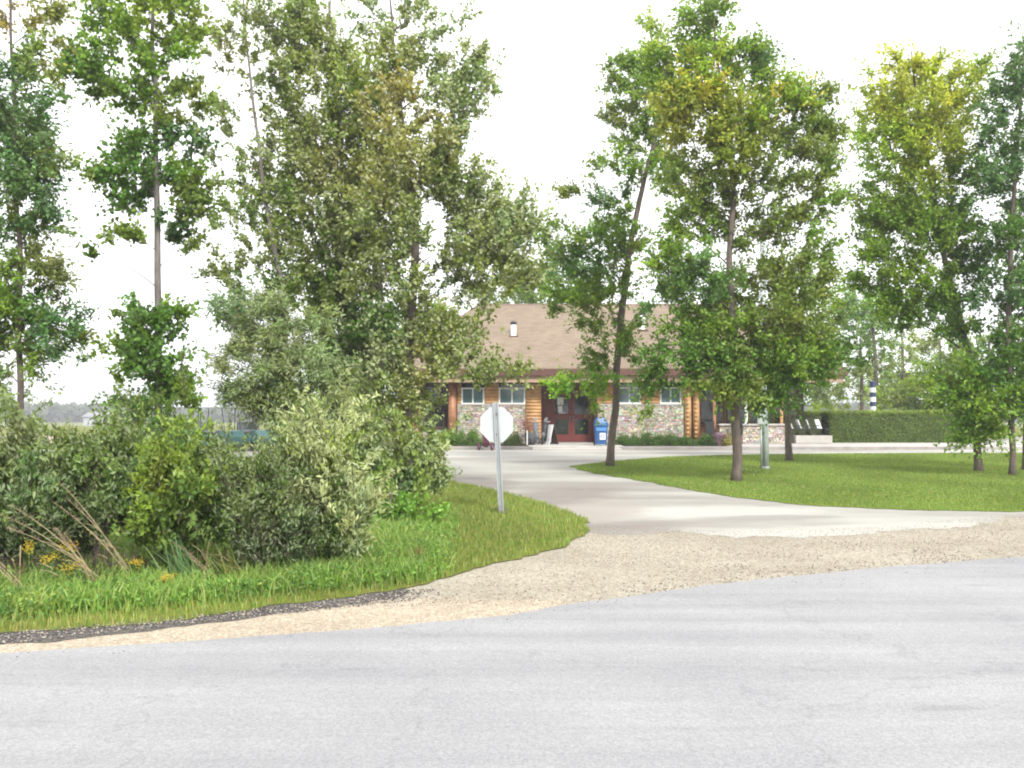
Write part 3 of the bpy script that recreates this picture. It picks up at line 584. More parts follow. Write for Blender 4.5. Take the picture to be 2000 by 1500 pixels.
# main tree on the lawn
tree('ash_tree', 'broad lawn tree with yellow autumn patches in its tall crown', 'tree', 21.6, [(1438, 942, 11.5), (1437, 820, 10.5), (1440, 700, 10), (1428, 610, 9), (1425, 500, 7), (1432, 380, 6), (1420, 240, 4.5), (1400, 110, 3), (1392, 20, 1.5)],
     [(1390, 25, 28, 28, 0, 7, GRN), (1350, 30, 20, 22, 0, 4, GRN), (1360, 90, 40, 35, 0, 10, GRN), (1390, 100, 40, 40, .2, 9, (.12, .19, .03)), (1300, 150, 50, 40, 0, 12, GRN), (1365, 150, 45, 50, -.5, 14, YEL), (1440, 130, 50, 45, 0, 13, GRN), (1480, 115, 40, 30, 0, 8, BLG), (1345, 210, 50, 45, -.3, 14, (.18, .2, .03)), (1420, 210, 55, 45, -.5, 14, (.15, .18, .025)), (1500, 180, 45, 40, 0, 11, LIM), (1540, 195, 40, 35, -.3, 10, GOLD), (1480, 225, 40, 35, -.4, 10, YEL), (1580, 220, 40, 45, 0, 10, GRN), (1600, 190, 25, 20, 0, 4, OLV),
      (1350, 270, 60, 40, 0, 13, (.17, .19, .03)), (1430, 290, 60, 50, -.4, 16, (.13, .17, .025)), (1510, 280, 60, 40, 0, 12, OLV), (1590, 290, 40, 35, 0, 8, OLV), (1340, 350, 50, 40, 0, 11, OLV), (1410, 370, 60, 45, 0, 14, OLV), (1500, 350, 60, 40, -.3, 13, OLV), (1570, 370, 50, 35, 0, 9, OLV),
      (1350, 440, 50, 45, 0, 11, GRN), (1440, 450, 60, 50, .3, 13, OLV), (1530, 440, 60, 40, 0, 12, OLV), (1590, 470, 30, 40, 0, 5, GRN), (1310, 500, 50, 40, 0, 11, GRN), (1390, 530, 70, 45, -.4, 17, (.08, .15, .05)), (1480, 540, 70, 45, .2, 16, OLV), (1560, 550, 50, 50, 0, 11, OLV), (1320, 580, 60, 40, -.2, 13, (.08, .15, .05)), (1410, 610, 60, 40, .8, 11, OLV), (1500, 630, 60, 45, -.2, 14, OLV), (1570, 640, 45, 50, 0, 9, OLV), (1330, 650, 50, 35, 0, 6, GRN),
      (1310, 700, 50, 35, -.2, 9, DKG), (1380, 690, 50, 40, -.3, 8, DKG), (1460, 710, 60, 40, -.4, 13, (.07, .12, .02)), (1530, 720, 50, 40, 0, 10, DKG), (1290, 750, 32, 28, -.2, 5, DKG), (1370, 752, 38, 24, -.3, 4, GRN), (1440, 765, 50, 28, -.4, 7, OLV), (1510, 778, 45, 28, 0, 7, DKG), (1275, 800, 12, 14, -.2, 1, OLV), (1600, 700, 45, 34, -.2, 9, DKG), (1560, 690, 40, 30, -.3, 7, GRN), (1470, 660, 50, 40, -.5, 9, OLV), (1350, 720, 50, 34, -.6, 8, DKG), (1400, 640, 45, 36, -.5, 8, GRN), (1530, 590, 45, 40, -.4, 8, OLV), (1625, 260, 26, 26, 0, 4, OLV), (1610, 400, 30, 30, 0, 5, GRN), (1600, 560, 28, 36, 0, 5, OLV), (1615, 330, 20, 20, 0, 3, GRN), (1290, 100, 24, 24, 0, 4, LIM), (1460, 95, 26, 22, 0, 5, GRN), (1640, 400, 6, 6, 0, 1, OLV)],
     leaf=.09, asp=.62, clump=.34, per=115, seed=18, limb_r=.05, vlow=705, dense=1.2)
tree('ash_tree', 'small lawn tree directly right of the pale pole', 'tree', 30, [(1542, 902, 8), (1538, 800, 7), (1535, 700, 6), (1545, 600, 4), (1550, 520, 3)],
     [(1560, 540, 50, 40, 0, 9, OLV), (1600, 620, 35, 50, 0, 8, OLV), (1530, 640, 55, 50, 0, 13, GRN), (1600, 690, 50, 35, -.3, 10, DKG), (1540, 730, 60, 35, 0, 12, DKG), (1640, 715, 40, 16, -.3, 4, DKG), (1590, 740, 40, 22, 0, 6, GRN), (1500, 760, 30, 26, 0, 5, GRN)],
     leaf=.13, asp=.6, clump=.38, per=85, seed=19, vlow=770)
# right big tree and the trees at the right edge
tree('ash_tree', 'large tree with lime yellow top at right of the lawn', 'tree', 25, [(1912, 922, 9), (1906, 820, 8), (1890, 690, 7.5), (1868, 590, 7), (1840, 480, 6), (1815, 340, 5), (1790, 200, 3), (1780, 100, 1.5)],
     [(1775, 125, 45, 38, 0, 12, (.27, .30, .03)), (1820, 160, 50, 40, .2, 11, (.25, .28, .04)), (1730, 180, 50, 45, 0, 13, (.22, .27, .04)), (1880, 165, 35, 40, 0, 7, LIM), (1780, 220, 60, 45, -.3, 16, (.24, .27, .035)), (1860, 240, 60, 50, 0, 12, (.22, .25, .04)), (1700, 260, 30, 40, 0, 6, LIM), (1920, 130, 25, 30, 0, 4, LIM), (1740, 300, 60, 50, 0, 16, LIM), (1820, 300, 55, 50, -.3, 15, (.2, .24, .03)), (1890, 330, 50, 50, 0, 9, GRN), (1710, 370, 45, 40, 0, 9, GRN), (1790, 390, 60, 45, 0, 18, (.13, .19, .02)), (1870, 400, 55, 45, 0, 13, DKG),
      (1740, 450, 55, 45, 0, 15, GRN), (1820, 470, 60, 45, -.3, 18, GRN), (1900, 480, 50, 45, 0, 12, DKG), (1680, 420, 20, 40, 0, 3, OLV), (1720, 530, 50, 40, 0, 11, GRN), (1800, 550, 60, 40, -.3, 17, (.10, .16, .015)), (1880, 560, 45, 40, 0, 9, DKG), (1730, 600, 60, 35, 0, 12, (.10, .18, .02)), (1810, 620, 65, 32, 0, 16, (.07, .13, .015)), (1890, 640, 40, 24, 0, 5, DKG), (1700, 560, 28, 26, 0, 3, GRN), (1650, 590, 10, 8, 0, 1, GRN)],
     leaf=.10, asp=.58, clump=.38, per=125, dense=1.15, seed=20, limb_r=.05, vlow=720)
tree('ash_tree', 'dark bluish green tree cut off by the right edge of the photo', 'tree', 23.5, [(1977, 925, 7), (1975, 800, 6.5), (1970, 640, 6), (1975, 450, 5), (1990, 250, 3.5), (2000, 90, 2)],
     [(1995, 90, 20, 30, 0, 3, BLG), (1985, 170, 45, 50, 0, 13, BLG), (1950, 240, 45, 45, 0, 12, BLG), (2010, 300, 50, 60, 0, 16, DKG), (1960, 350, 45, 50, 0, 13, BLG), (2020, 430, 50, 50, 0, 14, BLG), (1960, 470, 50, 45, 0, 11, DKG), (2020, 560, 50, 50, 0, 13, DKG), (1950, 580, 50, 45, 0, 10, BLG), (1970, 660, 50, 35, 0, 9, DKG), (2030, 680, 50, 60, 0, 12, DKG), (1950, 720, 60, 35, 0, 13, DKG), (1930, 780, 55, 40, -.2, 14, GRN), (1990, 780, 45, 40, 0, 12, DKG), (1900, 800, 40, 40, 0, 11, (.07, .14, .02)), (1940, 835, 35, 22, -.2, 8, GRN), (1880, 850, 26, 18, 0, 4, GRN), (1850, 760, 45, 30, .2, 9, GRN), (1880, 720, 35, 30, 0, 5, GRN), (2080, 200, 60, 100, 0, 20, BLG), (2090, 450, 60, 130, 0, 22, DKG)],
     leaf=.095, asp=.6, clump=.36, per=115, seed=21, vlow=790, dense=1.3)
tree('ash_tree', 'thin dark trunk tree standing right beside the edge of the photo on the lawn', 'tree', 25.5, [(2003, 918, 7), (2005, 760, 6), (2012, 500, 4)],
     [(2030, 700, 50, 60, 0, 10, DKG), (2040, 560, 60, 60, 0, 12, BLG), (2010, 780, 40, 30, 0, 6, DKG)], leaf=.12, asp=.6, clump=.34, per=80, seed=22)
# background trees
BT = 'trees beyond the hedge'
tree('background_tree', 'rounded light green tree behind the hedge, next to the striped post', 'tree', 62, [(1712, 845, 6), (1711, 740, 5), (1706, 650, 3.5), (1700, 590, 2)],
     [(1660, 590, 35, 25, 0, 11, (.10, .20, .03)), (1700, 600, 45, 30, 0, 14, (.11, .20, .03)), (1640, 620, 35, 28, 0, 10, (.10, .19, .03)), (1690, 650, 50, 32, 0, 15, (.09, .16, .03)), (1740, 640, 40, 30, 0, 10, GRN), (1650, 680, 30, 26, 0, 6, OLV), (1730, 700, 40, 24, 0, 7, OLV), (1690, 720, 25, 20, 0, 4, OLV), (1640, 750, 20, 16, 0, 2, OLV), (1720, 760, 26, 30, 0, 6, SIL)],
     leaf=.2, asp=.6, clump=.75, per=90, seed=30, group=BT, limb_r=.07)
tree('background_tree', 'slender grey-green tree behind the white patio chairs', 'tree', 66, [(1684, 845, 5), (1683, 740, 4), (1680, 660, 2.5)],
     [(1680, 690, 28, 30, 0, 6, SIL), (1665, 730, 26, 26, 0, 6, OLV), (1610, 760, 36, 30, 0, 10, SIL), (1570, 770, 30, 26, 0, 7, OLV), (1620, 790, 50, 14, 0, 8, LIM), (1590, 720, 22, 30, 0, 3, SIL)],
     leaf=.2, asp=.6, clump=.7, per=70, seed=31, group=BT)
tree('background_tree', 'pale olive bushy tree beyond the hedge, nearest the lime topped tree', 'tree', 58, [(1840, 845, 6), (1838, 740, 4), (1835, 660, 2.5)],
     [(1830, 690, 40, 30, 0, 9, SIL), (1870, 700, 40, 40, 0, 11, OLV), (1800, 740, 45, 28, 0, 12, LIM), (1850, 760, 50, 30, 0, 14, GRN), (1770, 780, 40, 24, 0, 9, OLV), (1820, 790, 60, 18, 0, 12, GRN), (1790, 670, 36, 16, 0, 4, OLV), (1740, 785, 34, 20, 0, 7, LIM)],
     leaf=.2, asp=.6, clump=.7, per=80, seed=32, group=BT)
tree('background_tree', 'dense green tree showing above the roof ridge behind the building', 'tree', 64, [(1040, 845, 8), (1040, 700, 6), (1035, 580, 4)],
     [(990, 560, 50, 34, 0, 16, GRN), (1040, 545, 55, 40, 0, 20, (.10, .18, .03)), (1090, 530, 50, 40, 0, 16, DKG), (940, 580, 40, 26, 0, 8, OLV), (1020, 590, 60, 26, 0, 15, GRN), (1140, 560, 50, 40, 0, 13, DKG), (1090, 590, 50, 26, 0, 10, GRN)],
     leaf=.2, asp=.6, clump=.8, per=100, seed=33)
tree('background_tree', 'yellow-green tree behind the left end of the roof', 'tree', 60, [(850, 845, 7), (850, 720, 5), (848, 650, 3)],
     [(855, 625, 34, 24, 0, 10, LIM), (820, 660, 45, 34, 0, 14, (.14, .2, .03)), (880, 650, 28, 24, 0, 8, LIM), (770, 650, 50, 50, 0, 16, GRN)],
     leaf=.2, asp=.6, clump=.75, per=90, seed=34)
tree('background_tree', 'dense green tree behind the right end of the hedge', 'tree', 54, [(1935, 845, 6), (1934, 740, 4), (1932, 660, 2.5)],
     [(1920, 690, 50, 36, 0, 12, GRN), (1970, 720, 50, 40, 0, 13, DKG), (1900, 750, 50, 34, 0, 13, GRN), (1950, 790, 55, 26, 0, 12, OLV), (1990, 660, 40, 40, 0, 9, DKG), (1880, 650, 30, 24, 0, 4, OLV), (1870, 790, 36, 24, 0, 7, GRN)],
     leaf=.19, asp=.6, clump=.7, per=90, seed=36, group=BT)
tree('background_tree', 'grey-green tree far behind the slender one, showing over the hedge middle', 'tree', 74, [(1765, 842, 5), (1764, 740, 4), (1762, 660, 2.5)],
     [(1760, 680, 40, 30, 0, 8, SIL), (1780, 720, 40, 30, 0, 9, OLV), (1730, 740, 40, 30, 0, 9, GRN), (1690, 760, 40, 26, 0, 8, GRN), (1650, 780, 50, 22, 0, 9, OLV), (1760, 770, 50, 26, 0, 10, GRN), (1600, 735, 30, 26, 0, 5, OLV)],
     leaf=.22, asp=.6, clump=.8, per=90, seed=37, group=BT)
# ------------------------------------------------------------------ roadside bushes
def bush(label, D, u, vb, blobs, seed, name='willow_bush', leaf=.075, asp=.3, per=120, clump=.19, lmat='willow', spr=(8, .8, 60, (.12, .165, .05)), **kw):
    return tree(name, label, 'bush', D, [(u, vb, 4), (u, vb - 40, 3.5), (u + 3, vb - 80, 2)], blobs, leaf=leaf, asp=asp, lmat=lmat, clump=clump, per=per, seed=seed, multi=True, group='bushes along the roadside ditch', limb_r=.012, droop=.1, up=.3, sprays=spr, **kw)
DO = (.034, .06, .015); MO = (.072, .115, .028); YO = (.10, .14, .028); BG = (.07, .12, .05)  # DO darkens the low bush clumps: shade put into the leaf colour
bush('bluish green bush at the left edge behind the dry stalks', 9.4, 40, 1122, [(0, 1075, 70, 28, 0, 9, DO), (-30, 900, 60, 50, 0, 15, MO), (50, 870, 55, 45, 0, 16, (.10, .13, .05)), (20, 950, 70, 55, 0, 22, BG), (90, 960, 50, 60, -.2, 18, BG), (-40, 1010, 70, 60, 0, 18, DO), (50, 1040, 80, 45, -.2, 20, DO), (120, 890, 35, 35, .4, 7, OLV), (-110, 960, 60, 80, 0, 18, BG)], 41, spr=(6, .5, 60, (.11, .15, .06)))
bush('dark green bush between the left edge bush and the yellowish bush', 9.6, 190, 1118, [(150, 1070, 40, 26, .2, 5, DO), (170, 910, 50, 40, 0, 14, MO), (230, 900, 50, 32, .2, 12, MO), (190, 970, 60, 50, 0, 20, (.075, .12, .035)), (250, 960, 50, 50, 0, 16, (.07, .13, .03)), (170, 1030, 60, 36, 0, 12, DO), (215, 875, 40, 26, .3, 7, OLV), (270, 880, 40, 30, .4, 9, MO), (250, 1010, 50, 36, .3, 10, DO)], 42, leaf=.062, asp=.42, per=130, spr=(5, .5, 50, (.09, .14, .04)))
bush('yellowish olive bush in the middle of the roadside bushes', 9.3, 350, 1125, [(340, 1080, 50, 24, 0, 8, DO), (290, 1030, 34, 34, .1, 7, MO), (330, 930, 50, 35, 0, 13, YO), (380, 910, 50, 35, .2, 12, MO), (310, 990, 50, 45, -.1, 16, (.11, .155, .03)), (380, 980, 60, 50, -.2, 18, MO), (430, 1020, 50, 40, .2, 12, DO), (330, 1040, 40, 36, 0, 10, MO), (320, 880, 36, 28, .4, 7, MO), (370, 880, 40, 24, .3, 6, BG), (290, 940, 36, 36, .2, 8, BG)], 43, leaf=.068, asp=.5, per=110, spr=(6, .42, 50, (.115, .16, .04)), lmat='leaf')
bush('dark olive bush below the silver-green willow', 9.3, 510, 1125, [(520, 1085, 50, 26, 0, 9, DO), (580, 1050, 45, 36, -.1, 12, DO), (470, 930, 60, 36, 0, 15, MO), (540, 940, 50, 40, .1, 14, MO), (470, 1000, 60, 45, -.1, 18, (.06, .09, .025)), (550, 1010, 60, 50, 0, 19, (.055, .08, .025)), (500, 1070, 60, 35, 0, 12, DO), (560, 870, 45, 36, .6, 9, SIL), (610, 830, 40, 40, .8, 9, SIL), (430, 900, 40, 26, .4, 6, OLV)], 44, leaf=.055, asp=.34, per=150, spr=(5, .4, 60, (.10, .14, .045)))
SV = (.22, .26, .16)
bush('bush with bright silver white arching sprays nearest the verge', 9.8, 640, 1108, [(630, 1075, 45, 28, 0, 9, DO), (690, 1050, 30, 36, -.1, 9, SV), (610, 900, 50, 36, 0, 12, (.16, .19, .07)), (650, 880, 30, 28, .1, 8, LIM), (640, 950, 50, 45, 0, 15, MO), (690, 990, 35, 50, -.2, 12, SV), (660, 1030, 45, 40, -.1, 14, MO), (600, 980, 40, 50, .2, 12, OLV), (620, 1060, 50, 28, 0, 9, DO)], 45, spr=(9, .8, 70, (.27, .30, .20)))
bush('grey-green leafy bush at the foot of the pale speckled poplar', 14.5, 780, 1000, [(700, 1010, 40, 34, 0, 8, GRN), (660, 900, 40, 40, 0, 9, OLV), (740, 890, 50, 36, 0, 13, SIL), (800, 880, 50, 30, 0, 12, OLV), (850, 900, 30, 30, 0, 8, SV), (720, 940, 50, 36, 0, 13, BG), (790, 940, 55, 36, -.2, 16, (.07, .14, .03)), (840, 950, 35, 28, -.2, 8, (.13, .17, .08)), (740, 980, 50, 22, 0, 9, GRN), (690, 890, 30, 30, .2, 6, (.09, .13, .07))], 46, leaf=.085, asp=.5, per=95, clump=.25)
bush('low bright green leafy shrub between the silver spray bush and the sign', 13, 760, 1040, [(740, 1010, 50, 22, 0, 10, (.09, .19, .04)), (810, 1000, 50, 22, 0, 10, (.10, .19, .04)), (770, 1035, 60, 18, 0, 9, (.10, .20, .035))], 47, leaf=.08, asp=.5, per=90, clump=.2, lmat='leaf')
bush('dark small cone shaped shrub behind the bushes under the narrow tree', 17, 290, 970, [(290, 800, 26, 20, 0, 5, DKG), (270, 830, 50, 22, 0, 9, (.06, .10, .02)), (310, 840, 36, 26, 0, 7, DKG), (250, 855, 45, 16, 0, 6, DO), (350, 800, 30, 50, 0, 8, GRN), (300, 880, 80, 22, 0, 12, OLV)], 48, name='dark_shrub', leaf=.08, per=90, clump=.26, lmat='leaf')
bush('olive shrub filling the gap left of the big poplar trunk', 16, 440, 970, [(560, 870, 50, 30, 0, 10, MO), (450, 900, 50, 20, 0, 5, OLV), (640, 850, 45, 40, 0, 10, DKG)], 49, leaf=.08, per=90, clump=.26)

# tall weeds, dry stalks and flowers
def stalk(label, u, v, D, L, dirx, seed):
    rnd = random.Random(seed); p = at(u, v, D); p.z = 0
    root = empty('dry_grass', p, label, 'dry grass', 'dry grass stalks leaning over the bushes')
    st = MB(); hd = MB()
    for k in range(3):
        d = Vector((dirx + rnd.uniform(-.12, .12), rnd.uniform(-.15, .15), 1))
        a = arc(p + Vector((rnd.uniform(-.05, .05), rnd.uniform(-.04, .04), 0)), d, L * rnd.uniform(.8, 1.05), .55)
        st.tube(a, [.006] * 5 + [.005, .004, .003, .002], 4)
        for j in range(34):
            t = rnd.uniform(.72, 1); i = min(7, int(t * 8)); q = a[i].lerp(a[i + 1], t * 8 - i)
            e = q + Vector((rnd.uniform(-1, 1), rnd.uniform(-1, 1), rnd.uniform(-.2, 1))) * .035
            hd.tube([q, e], [.003, .001], 3, cap=False)
        for j in range(2):
            q = a[rnd.randint(1, 4)]; b = arc(q, (rnd.uniform(-1, 1), rnd.uniform(-.5, .5), .8), .4, 1.6, 5)
            w = Vector((.3, 1, 0)).normalized() * .007
            V = [x + w for x in b] + [x - w for x in b]; st.add(V, [(i, i + 1, i + 7, i + 6) for i in range(5)])
    st.build('stem', M['straw'], root); hd.build('seed_head', M['strawhead'], root)
M['straw'] = plain('straw', (.24, .19, .10), .7, .2, 9); M['strawhead'] = plain('seed_heads', (.22, .155, .10), .8, .25, 20)
for i, (lab, u, v, D, L, dx) in enumerate([
    ('longest tan grass stalks arching to the left edge of the photo', 215, 1150, 8.6, 1.45, -.95),
    ('tan grass stalks rising steeply in front of the dark green bush', 265, 1145, 8.9, 1.3, -.62),
    ('short dry stalks beside the reddish gap under the bushes', 190, 1160, 8.4, .75, -.5),
    ('dry stalks lying low below the yellowish olive bush', 420, 1130, 8.9, .6, -.8),
    ('dry bent stalks at the photo left edge among the weeds', 60, 1180, 8.0, .7, -.7)]):
    stalk(lab, u, v, D, L, dx, 60 + i)
def goldenrod(label, u, v, D, h, seed):
    rnd = random.Random(seed); p = at(u, v, D); p.z = 0
    root = empty('goldenrod', p, label, 'flower', 'yellow goldenrod among the weeds')
    st = MB(); lf = MB(); fl = MB()
    for k in range(3):
        d = Vector((rnd.uniform(-.25, .25), rnd.uniform(-.2, .2), 1)); a = arc(p, d, h * rnd.uniform(.8, 1), .25)
        st.tube(a, [.005] * 6 + [.004, .003, .002], 4)
        for j in range(18):
            i = rnd.randint(1, 6); q = a[i]; dd = Vector((rnd.uniform(-1, 1), rnd.uniform(-1, 1), .3)).normalized() * .07; w = dd.cross(Vector((0, 0, 1))).normalized() * .009
            lf.add([q, q + dd * .5 + w, q + dd, q + dd * .5 - w], [(0, 1, 2, 3)], (.09 * rnd.uniform(.7, 1.3), .17, .03))
        for j in range(26):
            q = a[7].lerp(a[8], rnd.random()) + Vector((rnd.gauss(0, .03), rnd.gauss(0, .03), rnd.gauss(0, .02))); r = .009
            fl.add([q + Vector((r, 0, 0)), q + Vector((-r * .6, r, 0)), q + Vector((-r * .6, -r, r)), q + Vector((0, 0, r * 1.2))], [(0, 1, 3), (1, 2, 3), (2, 0, 3), (0, 2, 1)], (.55, .40 * rnd.uniform(.8, 1.2), .03))
    st.build('stem', M['greenstem'], root); lf.build('leaves', M['grass'], root); fl.build('flower_head', M['pink'], root)
M['greenstem'] = plain('green_stem', (.10, .15, .04), .7, .2, 9)
for i, (lab, u, v, D, h) in enumerate([
    ('upper yellow flowers close to the left edge below the bushes', 62, 1150, 8.8, .47), ('yellow flowers beside the tan stalks, second from the left edge', 92, 1170, 8.5, .38), ('yellow flower heads between the dry stalks and the weeds', 140, 1172, 8.4, .33),
    ('pale yellow plumes right of the two left edge flowers', 130, 1140, 9.0, .45), ('single yellow plume under the dark green bush', 258, 1160, 8.8, .3), ('orange-yellow flowers low in the bright weeds', 322, 1190, 8.3, .24)]):
    goldenrod(lab, u, v, D, h, 80 + i)
def brush(label, u, v, D, seed):
    rnd = random.Random(seed); p = at(u, v, D); p.z = .018; root = empty('dead_brush', p, label, 'dead twigs', 'dead twigs under the bushes'); m = MB(); lf = MB()
    for k in range(46):
        q = p + Vector((rnd.gauss(0, .22), rnd.gauss(0, .14), rnd.uniform(0, .16))); d = (rnd.uniform(-1, .6), rnd.uniform(-.4, .4), rnd.uniform(-.1, .7))
        m.tube(arc(q, d, rnd.uniform(.15, .42), rnd.uniform(-.3, .8), 4), [.005, .004, .003, .002, .001], 3, cap=False)
    for k in range(150):
        q = p + Vector((rnd.gauss(0, .24), rnd.gauss(0, .15), rnd.uniform(0, .2))); d = Vector((rnd.uniform(-1, 1), rnd.uniform(-1, 1), rnd.uniform(-.4, .5))) * .035; w = Vector((-d.y, d.x, .01)) * .4
        lf.add([q - d, q + w, q + d, q - w], [(0, 1, 2, 3)], (.20 * rnd.uniform(.6, 1.3), .12, .07))
    m.build('twigs', M['bark'], root); lf.build('dry_leaves', M['grass'], root)
brush('tangle of brown dead twigs under the gap right of the tan stalks', 235, 1128, 9.3, 201)
brush('brown dead twigs below the dark olive bush, right of the bluish tuft', 430, 1122, 9.4, 202)
brush('dry brown twigs at the left edge under the bluish green bush', 40, 1135, 9.2, 203)
def tuft(label, u, v, D, h, col, seed, n=60, lean=-.4, nm='grass_tuft'):
    rnd = random.Random(seed); p = at(u, v, D); p.z = 0; m = MB()
    for k in range(n):
        a = arc(p + Vector((rnd.gauss(0, .07), rnd.gauss(0, .07), 0)), (lean + rnd.uniform(-.35, .35), rnd.uniform(-.35, .35), 1), h * rnd.uniform(.5, 1.1), rnd.uniform(.4, 1.3), 5)
        w = Vector((rnd.uniform(-1, 1), rnd.uniform(-1, 1), 0)).normalized()
        ws = [.006, .008, .008, .006, .004, .0005]; c = tuple(x * rnd.uniform(.75, 1.25) for x in col)
        m.add([q + w * s for q, s in zip(a, ws)] + [q - w * s for q, s in zip(a, ws)], [(i, i + 1, i + 7, i + 6) for i in range(5)], c)
    o = m.build(nm, M['grass']); tag(o, label, 'grass tuft', 'broad grass tufts in front of the bushes')
tuft('bluish green grass tuft leaning left below the yellowish olive bush', 370, 1165, 8.7, .55, (.13, .22, .09), 91)
tuft('bluish green grass tuft below the dark olive bush', 590, 1130, 9.4, .50, (.13, .22, .09), 92)
tuft('yellowish grass tuft right of the dry stalks', 460, 1150, 8.9, .45, (.17, .2, .05), 93)
tuft('green grass tuft under the silver spray bush', 690, 1110, 9.8, .42, (.12, .22, .05), 94)
tuft('reddish brown weed standing on the verge short of the gravel', 808, 1122, 9.9, .26, (.24, .14, .06), 95, 40, 0, 'weed')
tuft('pale tuft of long grass around the foot of the sign post', 981, 1010, 14.85, .22, (.19, .20, .08), 96, 50, 0)
# ------------------------------------------------------------------ clubhouse
WD = 43.0; px = WD / F
def wx(u): return (u - 1000) * px
def wz(v): return EYE + (800 - v) * px
FL = .13
bld = empty('clubhouse', (4.5, 49, 0), 'single storey log and stone building with brown shingle hip roof', 'building')
RX0, RX1, RY0, RY1, EZ, RZ = -6.1, 15.7, 42.0, 56.0, 3.62, 7.46
ra, rb = (-1.84, 49, RZ), (11.9, 49, RZ)
m = MB(); th = .10
V = [(RX0, RY0, EZ), (RX1, RY0, EZ), (RX1, RY1, EZ), (RX0, RY1, EZ), ra, rb]
V2 = [(x, y, z + th) for x, y, z in V]
m.add(V + V2, [(6, 7, 11, 10), (7, 8, 11), (8, 9, 10, 11), (9, 6, 10), (0, 1, 7, 6), (1, 2, 8, 7), (2, 3, 9, 8), (3, 0, 6, 9), (3, 2, 1, 0)])
roof = m.build('roof', M['shingle'], bld)
m = MB()
for a, b in ((V2[4], V2[5]), (V2[0], V2[4]), (V2[1], V2[5]), (V2[3], V2[4]), (V2[2], V2[5])):
    a, b = Vector(a), Vector(b); m.tube([a + Vector((0, 0, -.02)), b + Vector((0, 0, -.02))], .07, 6)
m.build('ridge_cap', M['shingletan'], roof)
def vent(u, v0, v1, D, w):
    x, z0 = XZ(u, v1, D); h = (v1 - v0) * D / F; m = MB()
    m.lathe((x, D, z0 - .25), [(w * .62, 0), (w * .62, .27), (w * .5, .30), (w * .5, .25 + h * .78)], 14)
    o = m.build('vent_pipe', M['white'], roof, True)
    m = MB(); m.lathe((x, D, z0 - .25), [(w * .40, .25 + h * .78), (w * .62, .28 + h * .8), (w * .62, .22 + h), (w * .3, .27 + h)], 14); m.build('vent_cap', M['black'], o)
    m = MB(); m.box((x - w * .9, D - w * .9, z0 - .12), (x + w * .9, D + w * .9, z0 + .02)); m.build('flashing', M['brown'], o)
vent(1003, 628, 657, 45.4, .27); vent(1254, 608, 645, 46.05, .30)
m = MB(); g = .16
m.box((RX0 - .06, RY0 - g, 3.36), (RX1 + .06, RY0 - .003, 3.66)); m.box((RX0 - .06 - .1, RY0 - g, 3.36), (RX0 - .063, RY1, 3.66)); m.box((RX1 + .063, RY0 - g, 3.36), (RX1 + .16, RY1, 3.66)); m.build('gutter', M['gutter'], bld)
m = MB(); m.box((RX0, RY0 + .04, 3.04), (RX1, RY0 + .30, 3.355)); m.box((RX0, RY0 + .303, 3.1), (RX0 + .2, RY1, 3.355)); m.box((RX1 - .2, RY0 + .303, 3.1), (RX1, RY1, 3.355)); m.build('eave_beam', M['board'], bld)
m = MB(); m.box((RX0 + .21, RY0 + .31, 3.36), (RX1 - .21, RY1, 3.40)); m.build('soffit', M['brown'], bld)
# structural walls (inner)
m = MB()
m.box((-3.1, WD + .16, 0), (1.30, WD + .4, 3.35)); m.box((4.17, WD + .16, 0), (9.0, WD + .4, 3.35)); m.box((1.37, WD + 1.5, 0), (4.10, WD + 1.7, 3.35))
m.box((9.0, WD + 2.3, 0), (14.9, WD + 2.5, 3.35)); m.box((-5.6, WD + 1.0, 0), (-3.1, WD + 1.2, 3.35)); m.box((-5.6, WD + 1.2, 0), (-5.4, 55.2, 3.35)); m.box((14.7, WD + 2.5, 0), (14.9, 55.2, 3.35)); m.box((-5.4, 55, 0), (14.7, 55.2, 3.35))
m.box((1.30, WD + .16, 0), (1.37, WD + 1.5, 3.35)); m.box((4.10, WD + .16, 0), (4.17, WD + 1.5, 3.35)); m.box((8.8, WD + .4, 0), (9.0, WD + 2.3, 3.35)); m.box((-3.1, WD + .4, 0), (-2.9, WD + 1.0, 3.35))
m.build('wall', M['brown'], bld)
def logs(x0, x1, z0, z1, name='log_wall', mat='log', y=WD, pitch=.165):
    m = MB(); n = max(1, round((z1 - z0) / pitch)); h = (z1 - z0) / n
    for i in range(n):
        z = z0 + (i + .5) * h
        m.tube([(x0, y + .06, z), (x1, y + .06, z)], h * .54, 10)
    return m.build(name, M[mat], bld, True)
logs(wx(1027), wx(1057), FL, 3.04); logs(wx(946), wx(974), 2.03, 3.04); logs(wx(1252), wx(1289), 2.03, 3.04); logs(wx(893), wx(901), 2.03, 3.04); logs(wx(1166), wx(1207), 2.03, 3.04); logs(wx(1331), wx(1337), 2.03, 3.04)
def post(u, r=.17, y=WD - .02, mat='log', z1=3.04):
    m = MB(); x = wx(u); n = 14
    m.tube([(x, y, 0), (x, y, z1)], r, 14)
    for i in range(n):                          # the stacked round log ends that stick out at each corner
        z = FL + .1 + i * (z1 - .2) / n; m.tube([(x - r * .2, y - .185, z), (x - r * .2, y + .1, z)], .075, 10)
    m.build('log_corner', M[mat], bld, True)
post(884, .2, mat='logred'); post(1343, .17); post(1360, .17, WD + .1)
